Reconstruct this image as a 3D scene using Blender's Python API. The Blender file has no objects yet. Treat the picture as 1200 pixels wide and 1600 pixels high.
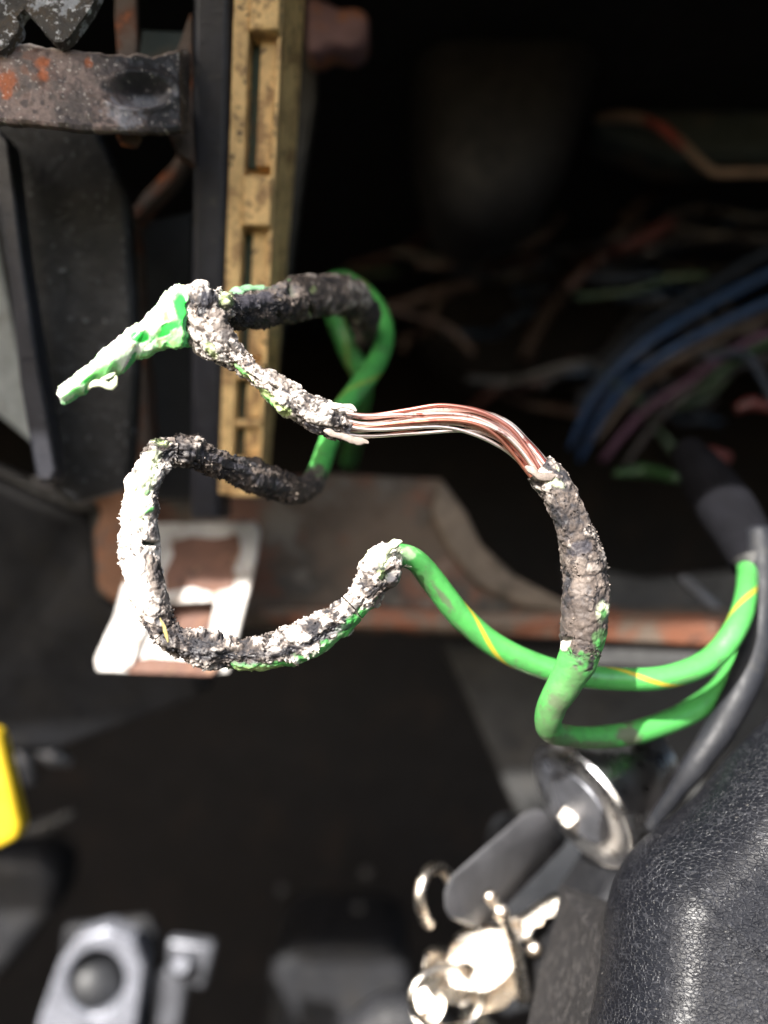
import bpy, bmesh, math, random
import numpy as np
from mathutils import Vector, Matrix
from mathutils.geometry import tessellate_polygon
random.seed(7); rng = np.random.default_rng(7)
SC = bpy.context.scene; C = SC.collection
CM = 0.01            # all builders work in centimetres; the scene itself is in metres
R = math.radians
# ------------------------------------------------------------------ camera
cam = bpy.data.cameras.new('camera'); camo = bpy.data.objects.new('camera', cam); C.objects.link(camo)
camo.rotation_euler = (R(90), 0, 0)
cam.sensor_fit = 'VERTICAL'; cam.sensor_height = 36; cam.lens = 36*1350/1600
cam.clip_start = 0.005; cam.clip_end = 50
cam.dof.use_dof = True; cam.dof.focus_distance = 0.1085; cam.dof.aperture_fstop = 9.0
SC.camera = camo
# ------------------------------------------------------------------ sky and sun
SUN = Vector((-0.42, -0.80, 0.70)).normalized()
elev = math.asin(SUN.z); az = math.atan2(SUN.x, SUN.y)
w = bpy.data.worlds.new('World'); SC.world = w; w.use_nodes = True
nt = w.node_tree; bg = nt.nodes['Background']
sky = nt.nodes.new('ShaderNodeTexSky'); sky.sky_type = 'NISHITA'; sky.sun_disc = False
sky.sun_elevation = elev; sky.sun_rotation = az; sky.dust_density = 3.0; sky.air_density = 1.0
nt.links.new(sky.outputs[0], bg.inputs[0]); bg.inputs[1].default_value = 0.12
sl = bpy.data.lights.new('sun', 'SUN'); sl.energy = 5.0; sl.angle = R(0.5); sl.color = (1, .965, .91)
so = bpy.data.objects.new('sun', sl); C.objects.link(so)
so.rotation_euler = SUN.to_track_quat('Z', 'Y').to_euler()
SC.view_settings.view_transform = 'Standard'; SC.view_settings.look = 'None'
SC.view_settings.gamma = 1; SC.view_settings.exposure = 1.5

# ------------------------------------------------------------------ helpers
F = 1350.0
def at(px, py, Y):                    # photo pixel + distance (cm) -> point in cm
    return np.array([(px-600)/F*Y, Y, -(py-800)/F*Y])
ORG = {}
def thing(name, label, cat, loc=(0, 0, 0), group=None):
    o = bpy.data.objects.new(name, None); C.objects.link(o)
    o.empty_display_size = .01
    o.location = Vector(loc)*CM; ORG[o.name] = np.array(loc, float)
    o['label'] = label; o['category'] = cat
    if group: o['group'] = group
    return o
def mesh_obj(name, V, faces, mat, parent=None, smooth=True, cols=None, bevel=0, seg=2, ang=30):
    V = np.asarray(V, float); c = (V.max(0)+V.min(0))/2
    me = bpy.data.meshes.new(name)
    if isinstance(faces, np.ndarray):
        n = len(faces); k = faces.shape[1]
        me.vertices.add(len(V)); me.vertices.foreach_set('co', ((V-c)*CM).astype(np.float32).ravel())
        me.loops.add(n*k); me.loops.foreach_set('vertex_index', faces.astype(np.int32).ravel())
        me.polygons.add(n); me.polygons.foreach_set('loop_start', np.arange(0, n*k, k, dtype=np.int32))
        me.update(calc_edges=True)
    else:
        me.from_pydata(((V-c)*CM).tolist(), [], [list(f) for f in faces]); me.update()
    if cols is not None:
        a = me.color_attributes.new('col', 'FLOAT_COLOR', 'POINT')
        a.data.foreach_set('color', np.clip(cols, 0, 1).astype(np.float32).ravel())
    bm = bmesh.new(); bm.from_mesh(me)
    bmesh.ops.recalc_face_normals(bm, faces=bm.faces); bm.to_mesh(me); bm.free()
    me.polygons.foreach_set('use_smooth', [bool(smooth)]*len(me.polygons))
    me.materials.append(mat)
    o = bpy.data.objects.new(name, me); C.objects.link(o)
    po = ORG[parent.name] if parent else np.zeros(3)
    o.location = Vector(c-po)*CM; ORG[o.name] = c
    if parent: o.parent = parent
    if bevel:
        m = o.modifiers.new('bevel', 'BEVEL'); m.width = bevel*CM; m.segments = seg
        m.limit_method = 'ANGLE'; m.angle_limit = R(ang); m.harden_normals = False
        m.use_clamp_overlap = True
        if smooth:
            try: me.set_sharp_from_angle(angle=R(50))
            except Exception: pass
    return o
def tag(o, label, cat, group=None):
    o['label'] = label; o['category'] = cat
    if group: o['group'] = group
    return o
def struct(o): o['kind'] = 'structure'; return o
def stuff(o): o['kind'] = 'stuff'; return o

def slab(name, outline, Y, t, mat, parent=None, holes=(), bevel=.05, seg=2, back=None, smooth=True):
    """prism: front outline in photo pixels at distance Y (number or per-point third value), thickness t going back"""
    loops = [outline]+list(holes); V = []; idx = []
    for L in loops:
        ids = []
        for p in L:
            y = p[2] if len(p) > 2 else Y
            ids.append(len(V)); V.append(at(p[0], p[1], y))
        idx.append(ids)
    tess = tessellate_polygon([[Vector((V[i][0], V[i][2], 0)) for i in ids] for ids in idx])
    flat = [i for ids in idx for i in ids]; n = len(V)
    tv = np.array([0, t, 0]) if back is None else np.array(back, float)
    V2 = V+[v+tv for v in V]; faces = []
    for tri in tess:
        a, b, c = [flat[i] for i in tri]
        faces.append((a, b, c)); faces.append((c+n, b+n, a+n))
    for ids in idx:
        for k in range(len(ids)):
            a, b = ids[k], ids[(k+1) % len(ids)]
            faces.append((a, b, b+n, a+n))
    o = mesh_obj(name, V2, faces, mat, parent, smooth=smooth)
    me = o.data; bm = bmesh.new(); bm.from_mesh(me)
    bmesh.ops.dissolve_limit(bm, angle_limit=R(3), verts=bm.verts, edges=bm.edges)
    bm.to_mesh(me); bm.free()
    if bevel:
        m = o.modifiers.new('bevel', 'BEVEL'); m.width = bevel*CM; m.segments = seg; m.limit_method = 'ANGLE'; m.angle_limit = R(35)
    try: me.set_sharp_from_angle(angle=R(40))
    except Exception: pass
    return o
def ell(cx, cy, rx, ry, n=20, Y=None, rot=0):
    out = []
    for k in range(n):
        a = 2*math.pi*k/n; x = rx*math.cos(a); y = ry*math.sin(a)
        q = (cx+x*math.cos(rot)-y*math.sin(rot), cy+x*math.sin(rot)+y*math.cos(rot))
        out.append(q if Y is None else (*q, Y))
    return out
def boxm(name, lo, hi, mat, parent=None, bevel=.1, seg=2):
    x0, y0, z0 = lo; x1, y1, z1 = hi
    V = [(x0,y0,z0),(x1,y0,z0),(x1,y1,z0),(x0,y1,z0),(x0,y0,z1),(x1,y0,z1),(x1,y1,z1),(x0,y1,z1)]
    Fc = [(0,3,2,1),(4,5,6,7),(0,1,5,4),(1,2,6,5),(2,3,7,6),(3,0,4,7)]
    return mesh_obj(name, V, Fc, mat, parent, bevel=bevel, seg=seg)
def lathe(name, A, B, prof, mat, parent=None, n=40, bumpy=0):
    """profile [(t, r)] along A->B (cm)"""
    A = Vector(A); B = Vector(B); ax = (B-A); L = ax.length; ax.normalize()
    u = ax.orthogonal().normalized(); v = ax.cross(u); V = []; Fc = []
    for (t, r) in prof:
        for k in range(n):
            a = 2*math.pi*k/n
            V.append(A+ax*(t*L)+(u*math.cos(a)+v*math.sin(a))*r)
    m = len(prof)
    for i in range(m-1):
        for k in range(n):
            k2 = (k+1) % n
            Fc.append((i*n+k, i*n+k2, (i+1)*n+k2, (i+1)*n+k))
    Fc.append(tuple(range(n))[::-1]); Fc.append(tuple((m-1)*n+k for k in range(n)))
    o = mesh_obj(name, [tuple(x) for x in V], Fc, mat, parent)
    try: o.data.set_sharp_from_angle(angle=R(45))
    except Exception: pass
    return o

# ---- numpy noise
def _h(i, j, k, seed):
    n = (i*374761393 + j*668265263 + k*2147483647 + seed*1274126177) & 0xffffffff
    n = ((n ^ (n >> 13))*1274126177) & 0xffffffff
    n = ((n ^ (n >> 16))*2246822519) & 0xffffffff
    return ((n ^ (n >> 15)) & 0xffff)/65535.0
def vnoise(P, s, seed=0):
    Q = P*s+seed*17.31; I = np.floor(Q).astype(np.int64); f = Q-I; u = f*f*f*(f*(f*6-15)+10)
    r = 0
    for dx in (0, 1):
        wx = u[:, 0] if dx else 1-u[:, 0]
        for dy in (0, 1):
            wy = u[:, 1] if dy else 1-u[:, 1]
            for dz in (0, 1):
                wz = u[:, 2] if dz else 1-u[:, 2]
                r = r+wx*wy*wz*_h(I[:, 0]+dx, I[:, 1]+dy, I[:, 2]+dz, seed)
    return r*2-1
def fbm(P, s, o=4, seed=0, g=.5):
    a = 1; r = 0; n = 0
    for k in range(o):
        r = r+a*vnoise(P, s*2.03**k, seed+k*7); n += a; a *= g
    return r/n*1.6
def worley(P, s, seed=0):
    Q = P*s+seed*11.7; I = np.floor(Q).astype(np.int64); f = Q-I
    d1 = np.full(len(P), 9.); d2 = np.full(len(P), 9.); cid = np.zeros(len(P))
    for dx in (-1, 0, 1):
        for dy in (-1, 0, 1):
            for dz in (-1, 0, 1):
                J = I+np.array([dx, dy, dz])
                c = np.stack([_h(J[:, 0], J[:, 1], J[:, 2], seed+q) for q in (1, 2, 3)], 1)
                d = np.sqrt(((np.array([dx, dy, dz])+c-f)**2).sum(1))
                h = _h(J[:, 0], J[:, 1], J[:, 2], seed+9)
                m = d < d1
                d2 = np.where(m, d1, np.minimum(d2, d)); cid = np.where(m, h, cid); d1 = np.where(m, d, d1)
    return d1, d2, cid
def sst(a, b, x):
    t = np.clip((x-a)/(b-a), 0, 1); return t*t*(3-2*t)
def mixc(A, B, m): return A+(B-A)*m[:, None]

def blob(px, py, cx, cy, rx, ry, rot=0, soft=.35, ns=None):
    x = px-cx; y = py-cy; c, s = math.cos(rot), math.sin(rot)
    e = np.sqrt(((x*c+y*s)/rx)**2+((-x*s+y*c)/ry)**2)
    if ns is not None: e = e+ns*.35
    return 1-sst(1-soft, 1+soft, e)

# ------------------------------------------------------------------ materials
def newmat(name):
    m = bpy.data.materials.new(name); m.use_nodes = True
    return m, m.node_tree, m.node_tree.nodes['Principled BSDF']
def nd(t, kind, **kw):
    n = t.nodes.new(kind)
    for k, v in kw.items(): setattr(n, k, v)
    return n
def coords(t, stretch=(1, 1, 1)):
    tc = nd(t, 'ShaderNodeTexCoord'); mp = nd(t, 'ShaderNodeMapping')
    mp.inputs['Scale'].default_value = tuple(100*s for s in stretch)
    t.links.new(tc.outputs['Object'], mp.inputs['Vector']); return mp.outputs[0]
def noise_node(t, vec, scale, detail=4, rough=.6):
    n = nd(t, 'ShaderNodeTexNoise'); n.inputs['Scale'].default_value = scale
    n.inputs['Detail'].default_value = detail; n.inputs['Roughness'].default_value = rough
    t.links.new(vec, n.inputs['Vector']); return n.outputs['Fac']
def ramp(t, fac, a, b):
    mr = nd(t, 'ShaderNodeMapRange'); mr.interpolation_type = 'SMOOTHSTEP'
    mr.inputs['From Min'].default_value = a; mr.inputs['From Max'].default_value = b
    t.links.new(fac, mr.inputs['Value']); return mr.outputs[0]
def mixn(t, fac, A, B):
    m = nd(t, 'ShaderNodeMix', data_type='RGBA')
    if isinstance(fac, float): m.inputs[0].default_value = fac
    else: t.links.new(fac, m.inputs[0])
    for k, X in ((6, A), (7, B)):
        if isinstance(X, tuple): m.inputs[k].default_value = (*X, 1)
        else: t.links.new(X, m.inputs[k])
    return m.outputs[2]
def pm(name, base, rough=.6, metal=0., patches=(), bump=((6, .3),), spec=.5, var=.25, stretch=(1, 1, 1), dist=.03, roughvar=.15):
    """base colour with slow variation, patches [(colour, scale/cm, lo, hi)], bump [(scale/cm, strength)]"""
    m, t, b = newmat(name); v = coords(t, stretch)
    f = noise_node(t, v, 1.3, 6, .65)
    dark = tuple(x*(1-var) for x in base); lite = tuple(min(1, x*(1+var)) for x in base)
    col = mixn(t, ramp(t, f, .3, .7), dark, lite)
    for (pc, s, lo, hi) in patches:
        n = noise_node(t, v, s, 6, .68)
        col = mixn(t, ramp(t, n, lo, hi), col, pc)
    t.links.new(col, b.inputs['Base Color'])
    r = nd(t, 'ShaderNodeMapRange'); r.inputs['To Min'].default_value = max(0, rough-roughvar); r.inputs['To Max'].default_value = min(1, rough+roughvar)
    r.inputs['From Min'].default_value = .3; r.inputs['From Max'].default_value = .7
    t.links.new(noise_node(t, v, 3.1, 5), r.inputs[0]); t.links.new(r.outputs[0], b.inputs['Roughness'])
    b.inputs['Metallic'].default_value = metal; b.inputs['Specular IOR Level'].default_value = spec
    prev = None
    for (s, st) in bump:
        bn = nd(t, 'ShaderNodeBump'); bn.inputs['Strength'].default_value = st; bn.inputs['Distance'].default_value = dist*CM
        t.links.new(noise_node(t, v, s, 5, .65), bn.inputs['Height'])
        if prev: t.links.new(prev, bn.inputs['Normal'])
        prev = bn.outputs[0]
    if prev: t.links.new(prev, b.inputs['Normal'])
    return m
def vcol_mat(name, fine=22, amp=.35, bump=.5, sheen=0):
    m, t, b = newmat(name); v = coords(t)
    at_ = nd(t, 'ShaderNodeAttribute', attribute_name='col')
    n = noise_node(t, v, fine, 5, .7)
    mr = nd(t, 'ShaderNodeMapRange'); mr.inputs['From Min'].default_value = .25; mr.inputs['From Max'].default_value = .75
    mr.inputs['To Min'].default_value = 1-amp; mr.inputs['To Max'].default_value = 1+amp
    t.links.new(n, mr.inputs[0])
    mu = nd(t, 'ShaderNodeVectorMath', operation='SCALE')
    t.links.new(at_.outputs['Color'], mu.inputs[0]); t.links.new(mr.outputs[0], mu.inputs['Scale'])
    t.links.new(mu.outputs[0], b.inputs['Base Color']); t.links.new(at_.outputs['Alpha'], b.inputs['Roughness'])
    bn = nd(t, 'ShaderNodeBump'); bn.inputs['Strength'].default_value = bump; bn.inputs['Distance'].default_value = .012*CM
    t.links.new(n, bn.inputs['Height']); t.links.new(bn.outputs[0], b.inputs['Normal'])
    return m
M = {}
M['wire'] = vcol_mat('burnt_wire_crust', 26, .35, .55)
M['green'] = vcol_mat('green_pvc', 9, .10, .06)
M['green'].node_tree.nodes['Principled BSDF'].inputs['Specular IOR Level'].default_value = .85
M['flap'] = vcol_mat('peeled_insulation', 14, .08, .12)
_b = M['flap'].node_tree.nodes['Principled BSDF']; _b.inputs['Subsurface Weight'].default_value = .55; _b.inputs['Subsurface Radius'].default_value = (.3, 1.0, .3); _b.inputs['Subsurface Scale'].default_value = .0012
M['strand'] = None
def strand_mat():
    m, t, b = newmat('copper_strand'); v = coords(t)
    oi = nd(t, 'ShaderNodeObjectInfo')
    sh = nd(t, 'ShaderNodeVectorMath', operation='MULTIPLY_ADD'); cx = nd(t, 'ShaderNodeCombineXYZ')
    for k in range(3): t.links.new(oi.outputs['Random'], cx.inputs[k])
    t.links.new(cx.outputs[0], sh.inputs[0]); sh.inputs[1].default_value = (37, 53, 71); t.links.new(v, sh.inputs[2]); v2 = sh.outputs[0]
    rp = nd(t, 'ShaderNodeValToRGB'); rp.color_ramp.interpolation = 'CONSTANT'; t.links.new(oi.outputs['Random'], rp.inputs[0])
    els = rp.color_ramp.elements; els[0].position = 0; els[0].color = (.93, .80, .75, 1); els[1].position = .2; els[1].color = (.52, .22, .18, 1)  # palest strand tones carry highlights in the colour
    for p_, c_ in ((.36, (.92, .78, .73)), (.5, (.26, .07, .055)), (.6, (.82, .60, .54)), (.75, (.93, .80, .74)), (.88, (.55, .22, .15))):
        e_ = els.new(p_); e_.color = (*c_, 1)
    c2 = mixn(t, ramp(t, noise_node(t, v2, 2.2, 4, .7), .55, .66), rp.outputs[0], (.34, .10, .075))
    c3 = mixn(t, ramp(t, noise_node(t, v2, 5.5, 5, .7), .64, .72), c2, (.12, .28, .24))
    t.links.new(c3, b.inputs['Base Color']); b.inputs['Metallic'].default_value = .9
    r = nd(t, 'ShaderNodeMapRange'); r.inputs['To Min'].default_value = .25; r.inputs['To Max'].default_value = .5
    t.links.new(noise_node(t, v, 8, 4), r.inputs[0]); t.links.new(r.outputs[0], b.inputs['Roughness'])
    bn = nd(t, 'ShaderNodeBump'); bn.inputs['Strength'].default_value = .35; bn.inputs['Distance'].default_value = .006*CM
    t.links.new(noise_node(t, v, 30, 4), bn.inputs['Height']); t.links.new(bn.outputs[0], b.inputs['Normal'])
    return m
M['strand'] = strand_mat()
RUST = (.20, .065, .03); RUSTD = (.075, .032, .022)
M['band'] = pm('rusted_steel_band', (.11, .095, .097), .40, .0, [((.22, .165, .145), 2.2, .45, .58), ((.15, .075, .055), 1.3, .50, .60), ((.42, .12, .05), 1.5, .585, .63), ((.5, .46, .44), 14, .63, .68)], ((2.5, .9), (7, 1.), (20, .8)), .8, dist=.14)
M['zinc'] = pm('corroded_zinc', (.09, .085, .08), .75, 0, [((.13, .10, .07), 1.5, .5, .6), ((.50, .53, .58), 3.2, .53, .60), ((.75, .78, .82), 9, .56, .62)], ((4, .9), (14, .9)), dist=.12)
M['speck'] = pm('speckled_black_paint', (.007, .0075, .009), .55, 0, [((.020, .021, .024), 1.1, .48, .66), ((.13, .135, .15), 8, .60, .68), ((.32, .32, .34), 5, .68, .71)], ((8, .6),), .5, dist=.06)
M['blackbar'] = pm('satin_black_steel', (.022, .023, .031), .48, 0, [((.06, .055, .052), 1.5, .58, .72), ((.35, .35, .35), 13, .76, .79)], ((12, .35),), .5)
M['blackp'] = pm('black_plastic', (.019, .020, .023), .5, 0, [((.03, .03, .032), 1.2, .5, .7)], ((10, .3),), .4)
M['greyp'] = pm('charcoal_plastic', (.013, .0135, .016), .62, 0, [((.019, .018, .018), .9, .45, .7)], ((18, .4),), .35)
M['gold'] = pm('tan_moulded_plastic', (.76, .53, .25), .5, 0, [((.40, .25, .12), 2.2, .48, .62), ((.13, .085, .055), 6.5, .56, .66)], ((10, .5),), .45, dist=.04)
M['slot'] = pm('dark_green_board', (.055, .085, .062), .6, 0, [((.10, .09, .06), 3, .5, .65)], ((10, .3),))
M['rustbar'] = pm('rusty_thin_steel', (.13, .10, .085), .75, 0, [((.13, .065, .045), 1.6, .45, .58), ((.40, .13, .055), 1.7, .56, .66)], ((7, .7),), .3, dist=.06)
M['beam'] = pm('dirty_rusted_beam_paint', (.10, .074, .056), .62, 0, [((.032, .033, .032), .35, .46, .58), ((.14, .065, .042), .55, .51, .60), ((.15, .13, .11), .7, .54, .64)], ((3, .5), (12, .5)), .4, dist=.06)
M['lip'] = pm('rusty_beam_edge', (.13, .10, .078), .6, 0, [((.19, .075, .042), .9, .45, .58), ((.05, .035, .03), 1.7, .60, .68)], ((4, .5), (14, .5)), .4, dist=.05)
M['tan'] = pm('lit_tan_metal', (.125, .098, .075), .6, 0, [((.07, .055, .042), .8, .48, .62), ((.05, .05, .048), 1.2, .58, .66)], ((4, .5),), .4)  # light on the flange rim put into its paler tan
M['tab'] = pm('orange_rust', (.20, .105, .065), .8, 0, [((.10, .08, .07), 1.1, .5, .6), ((.24, .10, .05), .8, .55, .64)], ((6, .5),), .2)
M['plate'] = pm('galvanised_plate', (.40, .385, .37), .5, .15, [((.24, .22, .20), .9, .47, .62), ((.20, .13, .09), 2.2, .56, .64)], ((8, .3),), .5)
M['rustpad'] = pm('rusted_plate_patch', (.13, .065, .045), .7, 0, [((.06, .035, .03), 1.4, .5, .62), ((.26, .15, .09), 2.2, .55, .66)], ((7, .5),), .3)
M['grey'] = pm('grey_painted_panel', (.032, .032, .032), .6, 0, [((.05, .045, .04), .8, .5, .66), ((.018, .019, .02), 1.6, .55, .65)], ((6, .3), (25, .3)), .4)
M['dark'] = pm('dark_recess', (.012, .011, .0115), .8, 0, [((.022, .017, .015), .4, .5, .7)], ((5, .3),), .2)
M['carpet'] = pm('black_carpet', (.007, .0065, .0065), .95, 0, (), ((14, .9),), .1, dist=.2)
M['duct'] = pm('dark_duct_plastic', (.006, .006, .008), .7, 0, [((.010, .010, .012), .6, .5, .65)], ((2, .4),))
M['teal'] = pm('teal_grey_duct', (.045, .062, .064), .6, 0, [((.12, .095, .07), .5, .5, .65)], ((5, .3),), .3)
M['chrome'] = pm('polished_chrome', (.78, .79, .82), .30, 1., (), ((2.5, .08),), roughvar=.08, var=.05)
M['nickel'] = pm('worn_nickel_key', (.80, .74, .66), .27, 1., [((.55, .42, .30), 2.0, .5, .65)], ((5, .5), (18, .3)), roughvar=.1, dist=.05)
M['steelgrey'] = pm('satin_silver', (.14, .145, .165), .38, .55, (), ((9, .2),))
M['bezel'] = pm('silver_bezel', (.24, .25, .29), .3, .4, (), ((9, .2),))
M['tape'] = pm('black_cloth_tape', (.007, .007, .009), .9, 0, (), ((14, .4),), .08)
M['fob'] = pm('matte_black_key_head', (.045, .045, .05), .55, 0, (), ((22, .5),), .5)
M['cable'] = pm('black_cable_sheath', (.014, .015, .019), .58, 0, [((.028, .028, .028), 1.3, .55, .7)], ((10, .3),), .35)
M['yellow'] = pm('yellow_plastic', (.62, .43, .02), .45, 0, (), ((6, .2),), .4, var=.08)
M['paleblue'] = pm('pale_blue_grey_paint', (.22, .245, .25), .6, 0, [((.14, .14, .13), 1.0, .5, .65)], ((5, .3),))
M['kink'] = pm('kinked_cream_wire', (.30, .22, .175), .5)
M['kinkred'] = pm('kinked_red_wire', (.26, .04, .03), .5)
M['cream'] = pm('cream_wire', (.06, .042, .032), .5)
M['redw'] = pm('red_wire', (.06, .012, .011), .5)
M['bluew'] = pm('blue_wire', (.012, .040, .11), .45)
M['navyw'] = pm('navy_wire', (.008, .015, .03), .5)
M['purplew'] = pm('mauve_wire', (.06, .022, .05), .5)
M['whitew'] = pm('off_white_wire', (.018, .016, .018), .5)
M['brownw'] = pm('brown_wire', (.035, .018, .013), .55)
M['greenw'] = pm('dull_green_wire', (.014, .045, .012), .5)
M['purpler'] = pm('purple_brown_rubber', (.26, .16, .19), .5, 0, [((.42, .18, .10), 1.5, .52, .62)], ((4, .5),))
M['bluebit'] = pm('blue_clip_plastic', (.03, .07, .16), .4)
M['leather_side'] = pm('worn_side_vinyl', (.014, .013, .014), .75, 0, [((.04, .037, .037), 7, .5, .62)], ((14, .9),), .35, dist=.06)
def leather():
    m, t, b = newmat('black_grained_vinyl'); tc = nd(t, 'ShaderNodeTexCoord')
    mp = nd(t, 'ShaderNodeMapping'); mp.inputs['Scale'].default_value = (75, 75, 145); mp.inputs['Rotation'].default_value = (0, R(-28), 0)
    t.links.new(tc.outputs['Object'], mp.inputs[0]); v = mp.outputs[0]
    nn = nd(t, 'ShaderNodeTexNoise'); nn.inputs['Scale'].default_value = 7; nn.inputs['Detail'].default_value = 3; t.links.new(v, nn.inputs['Vector'])
    ms = nd(t, 'ShaderNodeVectorMath', operation='MULTIPLY_ADD'); t.links.new(nn.outputs['Color'], ms.inputs[0])
    ms.inputs[1].default_value = (.10, .10, .10); t.links.new(v, ms.inputs[2])
    vo = nd(t, 'ShaderNodeTexVoronoi', feature='DISTANCE_TO_EDGE'); vo.inputs['Scale'].default_value = 18; t.links.new(ms.outputs[0], vo.inputs['Vector'])
    iv = nd(t, 'ShaderNodeMath', operation='SUBTRACT'); iv.inputs[0].default_value = 1; t.links.new(vo.outputs['Distance'], iv.inputs[1])
    ge = ramp(t, vo.outputs['Distance'], .02, .16)
    g = nd(t, 'ShaderNodeMath', operation='SUBTRACT'); g.inputs[0].default_value = 1; t.links.new(ge, g.inputs[1]); g = g.outputs[0]
    n2 = noise_node(t, v, 16, 4, .6)
    bn = nd(t, 'ShaderNodeBump'); bn.inputs['Strength'].default_value = .7; bn.inputs['Distance'].default_value = .012*CM
    bn.invert = False
    t.links.new(g, bn.inputs['Height'])
    b2 = nd(t, 'ShaderNodeBump'); b2.inputs['Strength'].default_value = .5; b2.inputs['Distance'].default_value = .012*CM
    t.links.new(n2, b2.inputs['Height']); t.links.new(bn.outputs[0], b2.inputs['Normal']); t.links.new(b2.outputs[0], b.inputs['Normal'])
    # highlights on the grain's ridges painted pale, broken up by wear and dust
    wn = ramp(t, noise_node(t, v, 7, 5, .75), .36, .62)
    mu = nd(t, 'ShaderNodeMath', operation='MULTIPLY'); t.links.new(g, mu.inputs[0]); t.links.new(wn, mu.inputs[1])
    col = mixn(t, mu.outputs[0], (.006, .0065, .009), (.026, .027, .032))
    sp = ramp(t, noise_node(t, v, 30, 2, .5), .70, .76)
    col = mixn(t, sp, col, (.10, .097, .09))
    t.links.new(col, b.inputs['Base Color'])
    b.inputs['Roughness'].default_value = .33; b.inputs['Specular IOR Level'].default_value = .22
    return m
M['leather'] = leather()

# ------------------------------------------------------------------ the setting: the recess under the dashboard
struct(boxm('dashboard_top', (-62, 2.0, 12), (62, 62, 14), M['greyp'], bevel=.5))  # mostly out of view; front edge and width shaped to shade the recess
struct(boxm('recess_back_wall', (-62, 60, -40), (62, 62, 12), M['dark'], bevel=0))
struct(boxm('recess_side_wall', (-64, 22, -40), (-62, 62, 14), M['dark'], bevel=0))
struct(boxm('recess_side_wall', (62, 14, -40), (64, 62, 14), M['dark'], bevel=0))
struct(boxm('footwell_floor', (-60, -20, -42), (80, 62, -40), M['carpet'], bevel=0))

# ------------------------------------------------------------------ background, far to near
def tube(name, pts, mat, parent=None, n=12, sub=6, wob=0):
    """pts rows (px,py,Y,rpx)"""
    sw = sweep(pts, None, sub)
    P, Rr, N, B = sw['P'], sw['R'], sw['N'], sw['B']
    th = np.linspace(0, 2*np.pi, n, endpoint=False)
    V = (P[:, None]+(N[:, None]*np.cos(th)[None, :, None]+B[:, None]*np.sin(th)[None, :, None])*Rr[:, None, None]).reshape(-1, 3)
    m = len(P); Fc = []
    for i in range(m-1):
        for k in range(n):
            k2 = (k+1) % n; Fc.append((i*n+k, i*n+k2, (i+1)*n+k2, (i+1)*n+k))
    Fc.append(tuple(range(n))); Fc.append(tuple((m-1)*n+k for k in range(n)))
    return mesh_obj(name, V, Fc, mat, parent)
def sweep(pts, step=.014, sub=None):
    pts = np.array(pts, float); Q = np.array([at(p[0], p[1], p[2]) for p in pts])
    rad = pts[:, 3]/F*pts[:, 2]; A = np.concatenate([Q, rad[:, None], pts[:, 4:]], 1)
    A = np.vstack([2*A[0]-A[1], A, 2*A[-1]-A[-2]]); out = []; ks = []
    for i in range(1, len(A)-2):
        p0, p1, p2, p3 = A[i-1], A[i], A[i+1], A[i+2]
        n = sub or 40; tt = np.linspace(0, 1, n, endpoint=False)[:, None]
        c = .5*((2*p1)+(-p0+p2)*tt+(2*p0-5*p1+4*p2-p3)*tt**2+(-p0+3*p1-3*p2+p3)*tt**3)
        c[:, 3:] = p1[3:]+(p2[3:]-p1[3:])*(tt*tt*(3-2*tt))
        out.append(c); ks.append(i-1+tt[:, 0])
    out.append(A[-2][None]); ks.append([len(pts)-1]); D = np.vstack(out); ks = np.concatenate(ks)
    seg = np.linalg.norm(np.diff(D[:, :3], axis=0), axis=1); s = np.concatenate([[0], np.cumsum(seg)])
    if step:
        n = int(s[-1]/step)+2; S = np.linspace(0, s[-1], n)
        D = np.stack([np.interp(S, s, D[:, j]) for j in range(D.shape[1])], 1); ks = np.interp(S, s, ks); s = S
    P = D[:, :3]; T = np.gradient(P, axis=0); T /= np.linalg.norm(T, axis=1)[:, None]+1e-12
    N = np.zeros_like(P); n0 = np.array([0, -1., 0]); n0 = n0-T[0]*(n0@T[0]); n0 /= np.linalg.norm(n0)
    for i in range(len(P)):
        n0 = n0-T[i]*(n0@T[i]); n0 /= np.linalg.norm(n0)
        # drift back towards facing the front
        f = np.array([0, -1., 0]); f = f-T[i]*(f@T[i]); lf = np.linalg.norm(f)
        if lf > .25: n0 = n0*.97+f/lf*.03; n0 /= np.linalg.norm(n0)
        N[i] = n0
    B = np.cross(T, N)
    return dict(P=P, R=D[:, 3], X=D[:, 4:], T=T, N=N, B=B, s=s, k=ks)

GW = 'faint wires in the dark behind the burnt wires'
def bgwire(pts, mat, label, name='wire'):
    return tag(tube(name, pts, M[mat]), label, 'wire', GW)
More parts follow.
